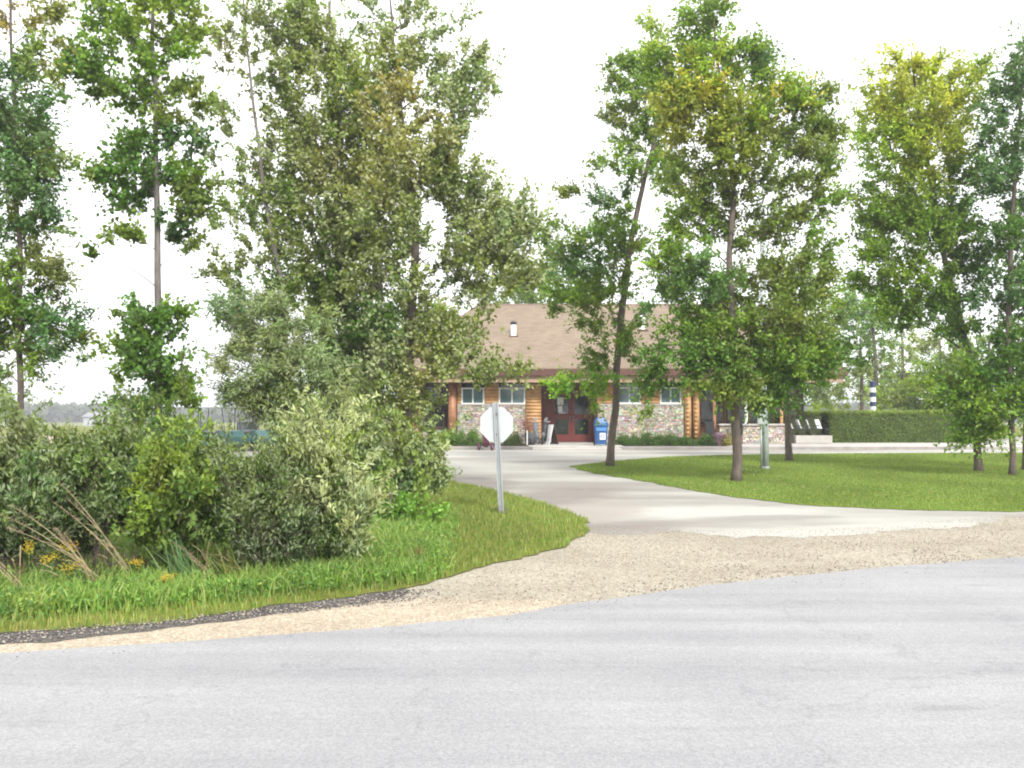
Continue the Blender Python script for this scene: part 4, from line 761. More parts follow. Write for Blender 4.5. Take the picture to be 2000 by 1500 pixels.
# stone wainscot made of separate rough stones
def stonewall(x0, x1, z0, z1, y, seed, name='stone_wall'):
    rnd = random.Random(seed); m = MB(); z = z0
    cols = [(.56, .51, .43), (.66, .61, .53), (.46, .415, .35), (.76, .72, .65), (.55, .48, .40), (.36, .33, .29), (.62, .56, .47)]
    while z < z1 - .02:
        h = min(rnd.uniform(.05, .10), z1 - z); x = x0
        while x < x1 - .02:
            w = min(rnd.uniform(.08, .22), x1 - x)
            if x1 - x - w < .06: w = x1 - x
            e = rnd.uniform(0, .05); c = tuple(k * rnd.uniform(.8, 1.2) for k in rnd.choice(cols)); b = .006
            V = [(x + b, y, z + b), (x + w - b, y, z + b), (x + w - b, y, z + h - b), (x + b, y, z + h - b)]
            k = min(w, h) * .22
            V += [(x + k + rnd.uniform(0, k), y - .03 - e, z + k), (x + w - k, y - .03 - e * rnd.random(), z + k), (x + w - k - rnd.uniform(0, k), y - .03 - e, z + h - k), (x + k, y - .03 - e * rnd.random(), z + h - k)]
            m.add(V, [(4, 5, 6, 7), (0, 1, 5, 4), (1, 2, 6, 5), (2, 3, 7, 6), (3, 0, 4, 7)], c); x += w
        z += h
    o = m.build(name, M['stone'], bld)
    mm = MB(); mm.box((x0, y + .002, z0 - .1), (x1, y + .12, z1)); mm.build('mortar', M['mortar'], o); return o
stonewall(wx(893), wx(1026), FL, 1.97, WD + .02, 5); stonewall(wx(1167), wx(1335), FL, 1.97, WD + .02, 6)
m = MB(); m.box((wx(893), WD - .06, 1.972), (wx(1026), WD + .15, 2.03)); m.box((wx(1167), WD - .06, 1.972), (wx(1335), WD + .15, 2.03)); m.build('stone_sill', M['concrete'], bld)
def window(u0, u1, v0, v1, sashes=2, y=WD, fr='white', gl='glass', t=.075, name='window', paren=None):
    x0, x1, z0, z1 = wx(u0), wx(u1), wz(v1), wz(v0); m = MB()
    m.box((x0, y + .0, z0), (x0 + t, y + .12, z1)); m.box((x1 - t, y + .0, z0), (x1, y + .12, z1)); m.box((x0 + t, y + .002, z0), (x1 - t, y + .12, z0 + t)); m.box((x0 + t, y + .002, z1 - t), (x1 - t, y + .12, z1))
    for k in range(1, sashes):
        xm = x0 + (x1 - x0) * k / sashes; m.box((xm - t * .4, y + .004, z0 + t), (xm + t * .4, y + .118, z1 - t))
    w = m.build(name, M[fr], bld)
    m = MB(); m.box((x0 + t * .9, y + .06, z0 + t * .9), (x1 - t * .9, y + .08, z1 - t * .9)); m.build('pane', M[gl], w)
window(901, 946, 757, 790); window(974, 1026, 757, 790); window(1207, 1252, 756, 789); window(1289, 1331, 756, 789)
# dark recessed band above windows, transom and soffit shade put into the colour
m = MB(); 
for a, b in ((901, 946), (974, 1026), (1207, 1252), (1289, 1331)): m.box((wx(a), WD + .1, wz(757) + .005), (wx(b), WD + .16, 3.04))
m.build('window_head_shade', M['tealhead'] if 'tealhead' in M else M['darkglass'], bld)
# left recessed window wing
window(822, 866, 752, 838, 1, WD + .88, 'brown', 'darkglass', .09); 
logs(-5.5, wx(820), FL, 3.04, y=WD + .9, mat='logred'); stonewall(wx(822), wx(872), FL, wz(840), WD + .97, 7)
# entrance recess, door
DY = WD + 1.3
dx0, dx1 = 1.98, 4.09
m = MB(); m.box((1.375, WD + .165, FL), (1.42, DY, 3.3)); m.box((4.05, WD + .165, FL), (4.095, DY, 3.3)); m.build('entrance_panel', M['brown'], bld)
m = MB(); m.box((dx0 - .12, DY - .02, FL), (dx0, DY + .12, 2.62)); m.box((dx1 - .12, DY - .02, FL), (dx1 - .05, DY + .12, 2.62)); m.box((dx0 - .12, DY - .02, 2.62), (dx1 - .05, DY + .12, 2.74)); m.box((1.42, DY, FL), (dx0 - .12, DY + .1, 3.3)); m.box((dx0, DY + .03, 2.74), (dx1 - .05, DY + .1, 3.3)); m.build('door_frame', M['door'], bld)
W = (dx1 - .12 - dx0) / 2
for k in range(2):
    a = dx0 + k * W + .01; b = a + W - .02; m = MB(); s = .15; z = [FL + .02, FL + .38, FL + 1.13, FL + 1.40, FL + 2.28, 2.61]
    m.box((a, DY, z[0]), (a + s, DY + .06, z[5])); m.box((b - s, DY, z[0]), (b, DY + .06, z[5]))
    for lo, hi in ((z[0], z[1]), (z[2], z[3]), (z[4], z[5])): m.box((a + s, DY + .002, lo), (b - s, DY + .058, hi))
    d = m.build('door', M['door'], bld)
    for lo, hi in ((z[1], z[2]), (z[3], z[4])):
        mm = MB(); mm.box((a + s - .01, DY + .025, lo - .01), (b - s + .01, DY + .04, hi + .01)); mm.build('pane', M['darkglass'], d)
    hx = b - .07 if k == 0 else a + .07
    mm = MB(); mm.tube([(hx, DY - .002, 1.18), (hx, DY - .07, 1.2), (hx, DY - .07, 1.42), (hx, DY - .002, 1.44)], .013, 8); mm.build('handle', M['galv'], d)
    if k == 0:
        mm = MB(); mm.box((a + .30, DY + .015, 1.62), (a + .52, DY + .022, 1.93)); mm.box((a + .27, DY + .015, 1.98), (a + .58, DY + .022, 2.36)); mm.box((a + .34, DY + .0145, 1.56), (a + .66, DY + .0215, 1.60)); o = mm.build('notice', M['white'], d); o['label'] = 'white paper notices taped inside the door glass'
        mm = MB(); mm.lathe((b - .1, DY - .012, 1.50), [(.05, 0), (.05, .09)], 6); mm.build('sticker', M['signred'], d)
# right wing porch
m = MB(); m.box((9.1, WD + 2.2, FL), (14.7, WD + 2.28, .9)); m.build('porch_back_wall', M['logred'], bld)
for u0, u1 in ((1366, 1412), (1414, 1460), (1462, 1508), (1510, 1552)):
    def sx(u): return (u - 1000) * (WD + 2.2) / F
    x0, x1 = sx(u0), sx(u1); m = MB(); y = WD + 2.1; z0, z1 = .95, 2.95; t = .06
    m.box((x0, y, z0), (x0 + t, y + .1, z1)); m.box((x1 - t, y, z0), (x1, y + .1, z1)); m.box((x0 + t, y, z0), (x1 - t, y + .1, z0 + t)); m.box((x0 + t, y, z1 - t), (x1 - t, y + .1, z1)); m.box((x0 + t, y + .01, 2.2), (x1 - t, y + .09, 2.26))
    w = m.build('porch_window', M['logred'], bld); m = MB(); m.box((x0 + .05, y + .05, z0 + .05), (x1 - .05, y + .07, z1 - .05)); m.build('pane', M['darkglass'], w)
for u, c in ((1396, 'logred'), (1458, 'white'), (1527, 'log')):
    m = MB(); x = wx(u); m.box((x - .07, WD + .05, FL), (x + .07, WD + .19, 3.04), bev=.012); m.build('porch_post', M[c], bld)
stonewall(wx(1402), wx(1533), FL, .98, WD - .28, 8, 'porch_stone_wall')
m = MB(); m.box((wx(1400), WD - .42, .982), (wx(1535), WD - .1, 1.07), bev=.01); m.build('wall_coping', M['concrete'], bld)
# pavement, kerb, apron
def strip(name, a, b, mat, bev=0):
    m = MB(); m.box(a, b, bev=bev); return tag(m.build(name, mat), kind='structure')
strip('kerb', (wx(870) - .6, 38.75, -.05), (wx(1036), 38.95, .14), M['kerb'], .015)
strip('kerb', (wx(1192), 38.75, -.05), (21.6, 38.95, .14), M['kerb'], .015)
strip('planting_bed', (-6.2, 38.952, -.05), (wx(1030), 42.9, .10), M['soil'])
strip('planting_bed', (wx(1200), 38.952, -.05), (wx(1392), 42.9, .10), M['soil'])
strip('entrance_pavement', (wx(1030) + .002, 38.955, -.05), (wx(1200) - .002, 44.6, .128), M['concrete'])
strip('porch_pavement', (wx(1392) + .002, 38.953, -.05), (23.2, 45.2, .127), M['concrete'])
strip('entrance_apron', (wx(1036) + .003, 38.3, -.05), (wx(1192) - .003, 38.952, .06), M['concrete'])
# patio platform with chairs
plat = MB(); plat.box((wx(1549), 42.6, .128), (wx(1619), 43.9, .50), bev=.02); tag(plat.build('patio_platform', M['concrete']), 'low pale raised platform under the white patio chairs', 'platform')
def make_chair(mat='white'):
    root = empty('patio_chair', (0, 0, 0), 'x', 'chair', 'patio chairs with white backs beside the hedge')
    m = MB()
    m.box((-.26, -.24, .36), (.26, .24, .42), bev=.012); m.build('seat', M['black'], root)
    m = MB(); V = [(-.24, .22, .42), (.24, .22, .42), (.24, .26, .42), (-.24, .26, .42), (-.22, .40, .98), (.22, .40, .98), (.22, .44, .98), (-.22, .44, .98)]
    m.add(V, [(3, 2, 1, 0), (4, 5, 6, 7), (0, 1, 5, 4), (1, 2, 6, 5), (2, 3, 7, 6), (3, 0, 4, 7)]); m.build('backrest', M[mat], root)
    for sx_ in (-1, 1):
        for sy in (-1, 1):
            m = MB(); m.tube([(sx_ * .22, sy * .2, .38), (sx_ * .25, sy * .26, 0)], .016, 8); m.build('leg', M['black'], root, True)
        m = MB(); m.tube([(sx_ * .26, -.2, .38), (sx_ * .27, -.22, .60), (sx_ * .27, .05, .63), (sx_ * .26, .30, .62)], .016, 8); m.build('armrest', M['black'], root, True)
    return root
ch = make_chair()
spots = [(1553, 'dark patio chair with white back, half hidden by the small lawn tree trunk', 0, 1.3), (1572, 'dark patio chair with white back, second from the tree trunk', .0, 1.1), (1591, 'dark patio chair with white back, third from the tree trunk', .0, .9), (1610, 'dark patio chair with white back, nearest the hedge end', 0, .3)]
for i, (u, lab, dy, rz) in enumerate(spots):
    c = ch if i == 0 else copy_tree(ch)
    c.location = (wx(u), 43.1 + dy, .50); c.rotation_euler.z = rz + math.pi * .15; c['label'] = lab; c.scale = (.9, .9, .78)
bk = MB()
bk.box((wx(1546), 44.15, .13), (wx(1620), 44.3, 1.45)); o = bk.build('patio_screen', M['hedgecore']); tag(o, 'dark screen standing behind the white patio chairs', 'screen')
# dark chair and small grey bin on the porch
pc = empty('porch_chair', (wx(1384), 42.0, .128), 'dark chair on the porch beside the double log corner', 'chair', None, .5)
for nm, a, b in (('seat', (-.27, -.25, .42), (.27, .27, .47)), ('backrest', (-.27, .24, .47), (.27, .30, 1.08))):
    m = MB(); m.box(a, b, bev=.02); o = m.build(nm, M['black']); o.parent = pc
for sx_ in (-.24, .24):
    for sy in (-.22, .24):
        m = MB(); m.tube([(sx_, sy, .42), (sx_ * 1.08, sy * 1.08, 0)], .018, 8); o = m.build('leg', M['black']); o.parent = pc
m = MB(); m.lathe((wx(1391), 41.6, .128), [(.14, 0), (.17, .45), (.19, .5), (.17, .52)], 12); tag(m.build('planter', M['farwall']), 'small pale grey tub in front of the dark porch chair', 'planter')
pc2 = copy_tree(pc); pc2.location = (wx(1424), 41.9, .128); pc2.rotation_euler.z = -.6; pc2['label'] = 'dark chair before the porch stone wall, behind the broad tree trunk'
pc['group'] = pc2['group'] = 'dark porch chairs'
# ------------------------------------------------------------------ planting, hedge
def shrub(name, label, x, y, rx, ry, h, col, seed, n=2600, leaf=.06, group=None, cat='shrub', zb=.1, mat='leaf'):
    rng = np.random.default_rng(seed); root = empty(name, (x, y, zb), label, cat, group)
    nc = 26; d = rng.normal(size=(nc, 3)); d /= np.linalg.norm(d, axis=1)[:, None]; d[:, 2] = np.abs(d[:, 2])
    cc = d * (rng.uniform(.45, 1, (nc, 1))) * np.array([rx, ry, h])
    k = n // nc; cen = (cc[:, None] + rng.normal(size=(nc, k, 3)) * np.array([rx, ry, h]) * .17).reshape(-1, 3)
    cen = cen + [x, y, zb]; cen[:, 2] = np.maximum(cen[:, 2], zb + .03)
    col_ = np.repeat(np.array(col) * rng.uniform(.7, 1.35, (nc, 1)), k, 0) * rng.uniform(.8, 1.25, (nc * k, 1))
    V, T = leaf_array(rng, cen, leaf, .55, .4); np_mesh('crown', V, T, np.repeat(col_, 4, 0), M[mat], root)
    m = MB()
    for c in cc[:14]: m.tube([(x, y, zb - .03), (x + c[0] * .5, y + c[1] * .5, zb + c[2] * .6), (x + c[0], y + c[1], zb + c[2])], [.012, .009, .004], 4)
    m.build('branches', M['bark'], root); return root
BR = (.13, .25, .03)
for i, (u, h, rx, lab) in enumerate([(852, .62, .45, 'leftmost bright green plant mound below the log corner post'), (876, .72, .45, 'bright green mound directly under the red log corner post'), (900, .78, .45, 'tallest bright green mound against the left stone wall'), (924, .68, .42, 'bright green mound nearest the sign, below the left window')]):
    shrub('planting_shrub', lab, (u - 1000) * 41 / F, 41.0, rx, .5, h, BR, 100 + i, group='bright green plants left of the sign')
shrub('round_shrub', 'single rounded dark green shrub between the sign and the entrance', (1004 - 1000) * 41 / F, 41.2, .45, .45, .66, (.085, .14, .03), 110)
for i, (u, h) in enumerate([(1216, .55), (1240, .5), (1264, .62), (1288, .55), (1311, .66), (1334, .52)]):
    shrub('planting_shrub', ['low green shrub beside the slim leaning tree', 'second low shrub right of the slim tree in the bed', 'third low shrub right of the slim tree in the bed', 'fourth low shrub right of the slim tree in the bed', 'tallest low shrub of the bed under the right window', 'low shrub just left of the double log corner'][i],
          (u - 1000) * 41 / F, 41.0, .42, .45, h, (.08, .16, .025), 120 + i, group='low shrubs under the right stone wall')
shrub('flower_shrub', 'green plants at the foot of the double log corner', (1378 - 1000) * 40.5 / F, 40.6, .5, .4, .5, (.07, .16, .03), 131)
shrub('flower_shrub', 'purple flowering plants before the porch wall', (1404 - 1000) * 40.6 / F, 40.5, .42, .35, .66, (.22, .11, .17), 132, n=1500, mat='pink')
shrub('flower_shrub', 'yellow flowering plants left of the broad tree trunk', (1420 - 1000) * 40.3 / F, 40.3, .4, .3, .48, (.26, .24, .05), 133, n=1500, mat='pink')
def hedge(x0, x1, y0, y1, h, seed, label):
    rng = np.random.default_rng(seed); root = empty('hedge', ((x0 + x1) / 2, (y0 + y1) / 2, 0), label, 'hedge')
    m = MB(); m.box((x0 + .1, y0 + .1, .0), (x1 - .1, y1 - .1, h - .1), bev=.1); m.build('twigs', M['hedgecore'], root)
    P = []; C = []
    def add(n, f, col):
        a, b = rng.uniform(0, 1, n), rng.uniform(0, 1, n); p = f(a, b) + rng.normal(size=(n, 3)) * .045
        lo = np.sin(p[:, 0] * 3.1) * np.sin(p[:, 2] * 4 + p[:, 0]) * .15 + 1
        P.append(p); C.append(np.array(col) * rng.uniform(.6, 1.4, (n, 1)) * lo[:, None])
    W_, D_ = x1 - x0, y1 - y0
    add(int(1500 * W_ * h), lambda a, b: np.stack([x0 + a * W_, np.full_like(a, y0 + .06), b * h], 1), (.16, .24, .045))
    add(int(1700 * W_ * D_), lambda a, b: np.stack([x0 + a * W_, y0 + b * D_, np.full_like(a, h - .03)], 1), (.22, .30, .05))  # top leaves paler, end leaves darker: light and shade put into leaf colour
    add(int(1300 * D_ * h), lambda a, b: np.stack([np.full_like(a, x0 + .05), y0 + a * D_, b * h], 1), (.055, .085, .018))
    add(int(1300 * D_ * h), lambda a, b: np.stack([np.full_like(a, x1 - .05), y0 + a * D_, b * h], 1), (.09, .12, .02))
    cen = np.concatenate(P); V, T = leaf_array(rng, cen, .06, .6, .3); np_mesh('foliage', V, T, np.repeat(np.concatenate(C), 4, 0), M['leaf'], root)
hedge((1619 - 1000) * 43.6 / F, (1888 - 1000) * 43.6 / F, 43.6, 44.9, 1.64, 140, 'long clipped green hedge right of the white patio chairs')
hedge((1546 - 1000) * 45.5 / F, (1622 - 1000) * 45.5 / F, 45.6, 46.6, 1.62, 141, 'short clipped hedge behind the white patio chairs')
# far right low shrub and distant things beyond the hedge
sh = shrub('yellow_shrub', 'low yellow-green shrub beyond the pale track at far right', (1945 - 1000) * 58 / F, 58.5, 1.6, .8, .75, (.28, .30, .06), 142, leaf=.1, zb=0)
# ------------------------------------------------------------------ objects by the entrance
# stop sign seen from behind
p = at(980, 1005, 14.8); top = at(968, 786, 14.8)
sg = empty('road_sign', (p.x, p.y, 0), 'back of an octagonal road sign on a leaning steel channel post', 'road sign')
lean = Vector((top.x - p.x, 0, top.z)); b0 = Vector((p.x, 14.8, -.1)); t0 = Vector((top.x, 14.8, top.z))
b0.x = p.x
m = MB(); w = .046
prof = [(-w, .0), (-w * .55, .0), (-w * .35, -.03), (w * .35, -.03), (w * .55, .0), (w, .0), (w, .006), (w * .50, .006), (w * .30, -.023), (-w * .30, -.023), (-w * .50, .006), (-w, .006)]
prof = [(a, -y_) for a, y_ in prof]
n = len(prof); V = [(b0.x + a, b0.y + y_, b0.z) for a, y_ in prof] + [(t0.x + a, t0.y + y_, t0.z) for a, y_ in prof]
m.add(V, [(i, (i + 1) % n, n + (i + 1) % n, n + i) for i in range(n)] + [tuple(range(n, 2 * n)), tuple(reversed(range(n)))])
m.build('post', M['galv'], sg)
c = at(970, 829, 14.84); r = .275 / math.cos(math.pi / 8); yaw = R(8)
def octo(y0, y1, rr, mat, nm, par):
    m = MB(); V = []
    for y in (y0, y1):
        for k in range(8):
            a = math.pi / 8 + k * math.pi / 4; x = rr * math.cos(a); V.append((c.x + x * math.cos(yaw) , c.y + y + x * math.sin(yaw), c.z + rr * 1.06 * math.sin(a)))
    m.add(V, [tuple(range(7, -1, -1)), tuple(range(8, 16))] + [(k, (k + 1) % 8, 8 + (k + 1) % 8, 8 + k) for k in range(8)]); return m.build(nm, M[mat], par)
pl = octo(-.0, .004, r, 'signback', 'plate', sg); octo(.0045, .006, r * .998, 'white', 'border', sg); octo(.0065, .008, r * .94, 'signred', 'face', sg)
m = MB()
for dz in (.17, -.17): m.lathe((c.x, c.y - .036, c.z + dz), [(.012, 0), (.012, .012)], 6)
m.build('bolt', M['black'], sg)
# tall pale pole
pb = at(1496, 916, 26)
pr = empty('utility_pole', (pb.x, 26, 0), 'tall pale green-grey pole standing on the lawn behind the broad tree', 'pole')
m = MB(); tz = at(1488, 395, 26).z; m.tube([(pb.x, 26, -.1), (pb.x - .03, 26, 2), (pb.x - .06, 26, tz)], [.095, .09, .075], 14); m.build('pole', M['pole'], pr, True)
m = MB(); m.lathe((pb.x, 26, 0), [(.13, 0), (.13, .02), (.11, .03), (.11, .07), (.096, .09)], 16); m.build('base_flange', M['galv'], pr)
m = MB(); m.box((pb.x - .27, 25.80, at(0, 830, 26).z), (pb.x - .09, 25.92, at(0, 800, 26).z), bev=.02); m.build('meter_box', M['polebox'], pr)
m = MB(); m.tube([(pb.x - .17, 25.87, .02), (pb.x - .17, 25.87, at(0, 830, 26).z)], .028, 10); m.build('conduit', M['galv'], pr, True)
m = MB(); zb_ = at(0, 462, 26).z; m.lathe((pb.x - .055, 26, zb_), [(.12, 0), (.12, .05)], 14); m.build('collar', M['galv'], pr)
m = MB(); m.tube([(pb.x - .06, 26, tz - .08), (pb.x - .06, 25.7, tz + .12), (pb.x - .06, 25.2, tz + .16)], .03, 8); m.box((pb.x - .16, 24.75, tz + .10), (pb.x + .04, 25.25, tz + .2), bev=.03); m.build('lamp_head', M['pole'], pr)
# striped post
sp_ = at(1705, 800, 52)
sr = empty('striped_post', (sp_.x, 52, 0), 'blue and white banded post behind the hedge', 'post')
zt = at(0, 748, 52).z; hh = zt / 12
for nm, cc_, par_ in (('white_band', 'white', 0), ('blue_band', 'navy', 1)):
    m = MB()
    for k in range(12):
        if k % 2 == par_: m = MB(); m.lathe((sp_.x, 52, k * hh), [(.17, 0), (.17, hh)], 14); m.build(nm, M[cc_], sr)
m = MB(); m.lathe((sp_.x, 52, zt), [(.17, 0), (.2, .02), (.2, .07), (.05, .12)], 14); m.build('cap', M['navy'], sr)
# blue recycling bin
bx, by, bz = (1173 - 1000) * 40.2 / F, 40.2, .128
rb_ = empty('recycling_bin', (bx, by, bz), 'blue plastic recycling bin with a white label right of the red door', 'bin')
def rbox(m, w0, d0, w1, d1, z0, z1, n=5):
    V = []; ring = 4 * n
    for (w_, d_, z) in ((w0, d0, z0), (w1, d1, z1)):
        rr = .09
        for q, (sx_, sy) in enumerate(((1, 1), (-1, 1), (-1, -1), (1, -1))):
            for k in range(n):
                a = math.pi / 2 * (q + k / (n - 1)); V.append((bx + sx_ * (w_ - rr) + rr * math.cos(a), by + sy * (d_ - rr) + rr * math.sin(a), bz + z))
    m.add(V, [(i, (i + 1) % ring, ring + (i + 1) % ring, ring + i) for i in range(ring)] + [tuple(range(ring, 2 * ring)), tuple(reversed(range(ring)))])
m = MB(); rbox(m, .24, .24, .30, .28, .06, .86); rbox(m, .325, .30, .325, .30, .861, .92); body = m.build('body', M['blue'], rb_)
m = MB(); rbox(m, .315, .295, .31, .29, .922, 1.04); rbox(m, .31, .29, .20, .2, 1.041, 1.25); m.build('lid', M['blue'], rb_)
m = MB(); m.box((bx - .2, by - .318, bz + .93), (bx + .2, by - .30, bz + 1.03)); m.build('flap', M['lightblue'], rb_)
m = MB(); m.box((bx - .23, by - .30, bz + .66), (bx + .23, by - .285, bz + .82)); m.build('band', M['lightblue'], rb_)  # lighter blue stands in for the reflection on the sloping flap
m = MB(); lx, lz = bx + .06, bz + .42; m.box((lx - .13, by - .285, lz - .15), (lx + .13, by - .262, lz + .15)); lab_ = m.build('label_panel', M['white'], rb_)
m = MB()
for k in range(3):
    a0 = math.pi / 2 + k * 2 * math.pi / 3; pts = [Vector((lx + .075 * math.cos(a0 + t), by - .289, lz + .075 * math.sin(a0 + t))) for t in (.25, .7, 1.15, 1.5)]
    m.tube(pts, [.017, .017, .017, .017], 6); d = (pts[-1] - pts[-2]).normalized(); q = Vector((-d.z, 0, d.x)); e = pts[-1]
    m.add([e + q * .038, e - q * .038, e + d * .05, e + Vector((0, -.012, 0))], [(0, 1, 3), (1, 2, 3), (2, 0, 3)])
m.build('recycling_mark', M['blue'], lab_)
for s_ in (-1, 1):
    m = MB(); m.tube([(bx + s_ * .27 - .03, by + .26, bz + .08), (bx + s_ * .27 + .03, by + .26, bz + .08)], .085, 14); m.build('wheel', M['black'], rb_)
# white A-frame board
ax, ay = (1075 - 1000) * 41.6 / F, 41.6
af = empty('sandwich_board', (ax, ay, .128), 'white folding A-frame board beside the dark entrance wall', 'sign', None, R(-62))
for s_ in (-1, 1):
    m = MB(); V = [(-.3, s_ * .25, 0), (.3, s_ * .25, 0), (.3, s_ * .25 + .03, 0), (-.3, s_ * .25 + .03, 0), (-.3, s_ * .03, .92), (.3, s_ * .03, .92), (.3, s_ * .03 + .03, .92), (-.3, s_ * .03 + .03, .92)]
    m.add(V, [(3, 2, 1, 0), (4, 5, 6, 7), (0, 1, 5, 4), (1, 2, 6, 5), (2, 3, 7, 6), (3, 0, 4, 7)]); o = m.build('panel', M['white'] if s_ < 0 else M['brown']); o.parent = af
m = MB(); m.tube([(-.3, .015, .93), (.3, .015, .93)], .02, 8); o = m.build('hinge', M['black']); o.parent = af
# golf push carts with bags
def golf_cart(label, u, D, z, bagmat, rz, wheelmat='black'):
    x = (u - 1000) * D / F; root = empty('golf_trolley', (x, D, z), label, 'golf trolley', 'golf bags on push trolleys', rz)
    def ad(m, nm, mat, sm=True, par=root):
        o = m.build(nm, M[mat], None, sm); o.parent = par; return o
    m = MB(); m.tube([(0, .12, .16), (0, .18, .4), (0, .24, .7), (0, .30, .98)], [.13, .14, .135, .15], 14); m.tube([(0, .30, .98), (0, .305, 1.0)], [.155, .155], 14); bag = ad(m, 'bag', bagmat)
    m = MB(); m.tube([(.0, .03, .3), (.0, .08, .55)], [.09, .085], 10); ad(m, 'pocket', 'grey', par=bag)
    m = MB(); rnd = random.Random(u)
    for k in range(7):
        q = Vector((rnd.uniform(-.09, .09), .3 + rnd.uniform(-.07, .07), .98)); e = q + Vector((rnd.uniform(-.05, .05), .07, rnd.uniform(.12, .26))); m.tube([q, e], .006, 5); m.tube([e, e + Vector((.05, 0, .03))], [.026, .018], 8)
    ad(m, 'club', 'galv', par=bag)
    m = MB(); m.tube([(0, -.05, .1), (0, .38, .75), (0, .62, 1.05)], .016, 8); m.tube([(-.12, .62, 1.05), (.12, .62, 1.05)], .018, 8); m.tube([(-.3, .2, .17), (.3, .2, .17)], .014, 8); ad(m, 'frame', 'galv')
    for s_ in (-1, 1):
        m = MB(); m.tube([(s_ * .3 - .02, .2, .17), (s_ * .3 + .02, .2, .17)], .165, 18); w_ = ad(m, 'wheel', wheelmat, False)
        m = MB(); m.tube([(s_ * .3 - .024, .2, .17), (s_ * .3 + .024, .2, .17)], .09, 12); ad(m, 'rim', 'purple', False, w_)
    return root
golf_cart('grey golf bag on a trolley between the planter and the white A-frame board', 1050, 40.6, .128, 'grey', R(20))
golf_cart('dark golf bag on a trolley with purplish wheels showing under the octagonal sign', 952, 38.2, .006, 'maroon', R(160), 'maroon')
golf_cart('black golf bag on a trolley nearest the dark entrance wall', 1060, 41.4, .128, 'black', R(-25))
m = MB(); fx = (1036 - 1000) * 40.9 / F; pt = empty('flower_planter', (fx, 40.9, .128), 'dark tub with pink and red flowers on the golden log pier', 'planter')
m.lathe((fx, 40.9, .128), [(.20, 0), (.27, .30), (.29, .5), (.30, .56), (.26, .57)], 18); m.build('tub', M['terracotta'], pt, True)
rng = np.random.default_rng(9); cn = rng.normal(size=(900, 3)) * [.16, .16, .26] + [fx - .18, 40.9, 1.02]
V, T = leaf_array(rng, cn, .05, .8, .3); np_mesh('flowers', V, T, np.repeat(np.array([(.42, .12, .13), (.30, .05, .06), (.10, .15, .04), (.45, .25, .22)])[rng.integers(0, 4, 900)], 4, 0), M['pink'], pt)
m = MB(); 
for k in range(6): m.tube([(fx + k * .02 - .05, 40.9, .65), (fx - .18 + (k - 3) * .05, 40.9, 1.05)], .008, 4)
m.build('stem', M['greenstem'], pt)
m = MB(); m.box((wx(1027) , 40.55, .128), (wx(1029), 40.62, .80)); tag(m.build('bed_stake', M['white']), 'short white stake at the end of the planting bed beside the tub', 'stake')
# teal golf carts beyond the bushes
def buggy(label, u, D, rz, first=None):
    x = (u - 1000) * D / F
    if first:
        o = copy_tree(first); o.location = (x, D, .006); o.rotation_euler.z = rz; o['label'] = label; return o
    root = empty('golf_cart', (x, D, .006), label, 'golf cart', 'teal golf carts parked beyond the bushes', rz)
    def ad(m, nm, mat, sm=False, par=root):
        o = m.build(nm, M[mat], None, sm); o.parent = par; return o
    m = MB(); V = []
    pr_ = [(-1.1, .28), (-1.12, .62), (-.85, .86), (-.6, .88), (-.55, .42), (.05, .38), (.1, .72), (.75, .74), (1.08, .66), (1.1, .30)]
    for s_ in (-.55, .55): V += [(s_, a, b) for a, b in pr_]
    k = len(pr_); m.add(V, [tuple(range(k)), tuple(range(2 * k - 1, k - 1, -1))] + [(i, k + i, k + (i + 1) % k, (i + 1) % k) for i in range(k)]); ad(m, 'body', 'paleteal')
    m = MB(); m.box((-.5, .1, .745), (.5, .6, .88), bev=.03); m.box((-.5, .6, .80), (.5, .72, 1.22), bev=.03); ad(m, 'seat', 'grey')
    m = MB(); m.box((-.58, -.75, 1.80), (.58, .95, 1.87), bev=.03); ad(m, 'canopy', 'farwall')
    for sx_ in (-.5, .5):
        for a, b in ((-.85, -.65), (.9, .85)): m = MB(); m.tube([(sx_, a, .7), (sx_, b, 1.81)], .018, 6); ad(m, 'canopy_post', 'black')
        for y_ in (-.75, .75): m = MB(); m.tube([(sx_ - .07, y_, .22), (sx_ + .07, y_, .22)], .22, 16); ad(m, 'wheel', 'black')
    m = MB(); m.tube([(-.25, -.55, .86), (-.25, -.35, 1.08)], .02, 8); m.tube([(-.25 + .17 * math.cos(t), -.35 + .08 * math.sin(t), 1.08 + .13 * math.sin(t)) for t in [k * .5 for k in range(14)]], .012, 6); ad(m, 'steering_wheel', 'black')
    return root
b1 = buggy('leftmost teal golf cart behind the roadside bushes', 366, 38, .4)
buggy('middle teal golf cart behind the roadside bushes', 424, 37, 1.2, b1); buggy('right teal golf cart behind the roadside bushes', 500, 38, .8, b1)
# distant pale building and treeline
D_ = 290.; zt_ = float(terrain_z(0, D_)); x0 = (163 - 1000) * D_ / F
fb = empty('distant_shed', (x0 + 4, D_, zt_), 'pale grey building far across the field at left', 'building')
m = MB(); m.box((x0, D_, zt_), (x0 + 7.6, D_ + 9, zt_ + 3.1)); m.build('wall', M['farwall'], fb)
m = MB(); m.add([(x0 - .4, D_ - .5, zt_ + 3.1), (x0 + 8, D_ - .5, zt_ + 3.1), (x0 + 8, D_ + 9.5, zt_ + 3.1), (x0 - .4, D_ + 9.5, zt_ + 3.1), (x0 - .4, D_ + 4.5, zt_ + 4.8), (x0 + 8, D_ + 4.5, zt_ + 4.8)], [(0, 1, 5, 4), (2, 3, 4, 5), (0, 4, 3), (1, 2, 5), (3, 2, 1, 0)]); m.build('roof', M['farroof'], fb)
m = MB(); m.box((x0 + 3, D_ - .06, zt_), (x0 + 5.4, D_ - .01, zt_ + 2.3)); m.build('door', M['farroof'], fb)
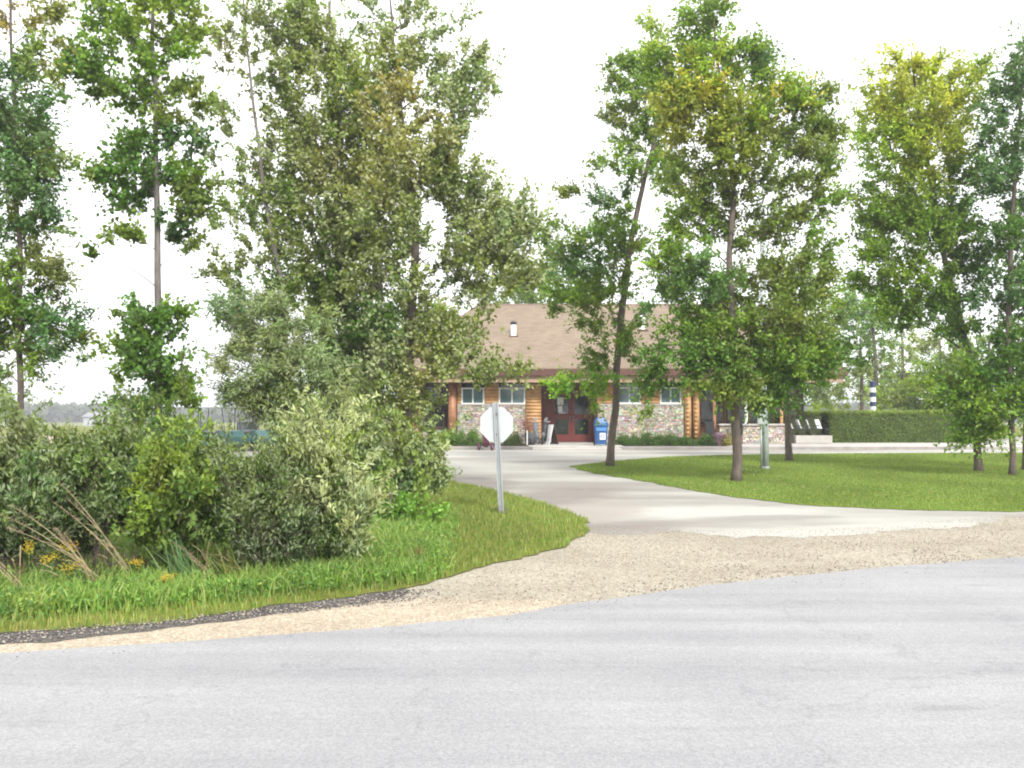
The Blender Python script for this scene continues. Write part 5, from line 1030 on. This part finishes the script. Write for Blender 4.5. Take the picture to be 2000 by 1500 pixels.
rng = np.random.default_rng(77); n = 60000
ang = rng.uniform(-.95, .75, n); rad = rng.uniform(395, 470, n); X = rad * np.tan(ang) ; Yv = rad
H = 6.0 + 1.4 * np.sin(X * .05) + 1.0 * np.sin(X * .19 + 1) + .8 * np.sin(X * .63)
Zv = -4 + H * rng.uniform(0, 1, n) ** .7
hz_ = np.stack([X, Yv, Zv], 1); V, T = leaf_array(rng, hz_, 3.0, .7, .2)
CC = np.array([(.085, .115, .07), (.07, .10, .06), (.11, .13, .09)])[rng.integers(0, 3, n)] * rng.uniform(.8, 1.2, (n, 1))
tag(np_mesh('treeline', V, T, np.repeat(CC, 4, 0), M['leaf']), 'low hazy wood along the horizon', 'woods', kind='stuff')
hm = bpy.data.materials.new('haze_air'); hm.use_nodes = True; hn = hm.node_tree; hn.nodes.remove(hn.nodes['Principled BSDF'])
pv = N(hn, 'ShaderNodeVolumePrincipled'); pv.inputs['Color'].default_value = (.93, .95, 1, 1); pv.inputs['Density'].default_value = .0011; pv.inputs['Anisotropy'].default_value = .3
hn.links.new(pv.outputs[0], hn.nodes['Material Output'].inputs['Volume'])
m = MB(); m.box((-950, -100, -5.2), (950, 1550, 22)); tag(m.build('haze', hm), 'thin pale air haze over the whole place', 'haze', kind='stuff')
# ------------------------------------------------------------------ light, sky, camera
SUN_EL, SUN_AZ = R(40), R(160)
sd = Vector((math.sin(SUN_AZ) * math.cos(SUN_EL), math.cos(SUN_AZ) * math.cos(SUN_EL), math.sin(SUN_EL)))
L = bpy.data.lights.new('sun', 'SUN'); L.energy = 1.9; L.angle = R(10); L.color = (1, .965, .90)
lo = bpy.data.objects.new('sun', L); COL.objects.link(lo); lo.rotation_euler = sd.to_track_quat('Z', 'Y').to_euler()
w = bpy.data.worlds.new('World'); SC.world = w; w.use_nodes = True; nt = w.node_tree
bg = nt.nodes['Background']; sky = N(nt, 'ShaderNodeTexSky', sky_type='NISHITA'); sky.sun_disc = False; sky.sun_elevation = SUN_EL; sky.sun_rotation = SUN_AZ
sky.air_density = 1.0; sky.dust_density = 2.0
tc = N(nt, 'ShaderNodeTexCoord'); f = noi(nt, 2.2, 5, .5, tc.outputs['Generated'])
cloud = ramp(nt, f, [(.3, (.965, .965, .965)), (.7, (1, 1, 1))])
nt.links.new(mixc(nt, cloud, sky.outputs[0], (7.4, 7.45, 7.6)), bg.inputs[0])
bg.inputs[1].default_value = .115
cam = bpy.data.cameras.new('camera'); co = bpy.data.objects.new('camera', cam); COL.objects.link(co)
cam.sensor_width = 36; cam.lens = 36 * F / 2000; cam.clip_end = 4000; cam.clip_start = .05
co.location = (0, 0, EYE); co.rotation_euler = (R(90) + PITCH, 0, 0); SC.camera = co
SC.view_settings.view_transform = 'Standard'; SC.view_settings.look = 'None'; SC.view_settings.gamma = 1; SC.view_settings.exposure = 1.25
cy = SC.cycles; cy.max_bounces = 6; cy.diffuse_bounces = 3; cy.glossy_bounces = 2; cy.transmission_bounces = 3; cy.transparent_max_bounces = 4
cy.volume_bounces = 0; cy.filter_width = 2.0; cy.use_denoising = True; cy.caustics_reflective = False; cy.caustics_refractive = False
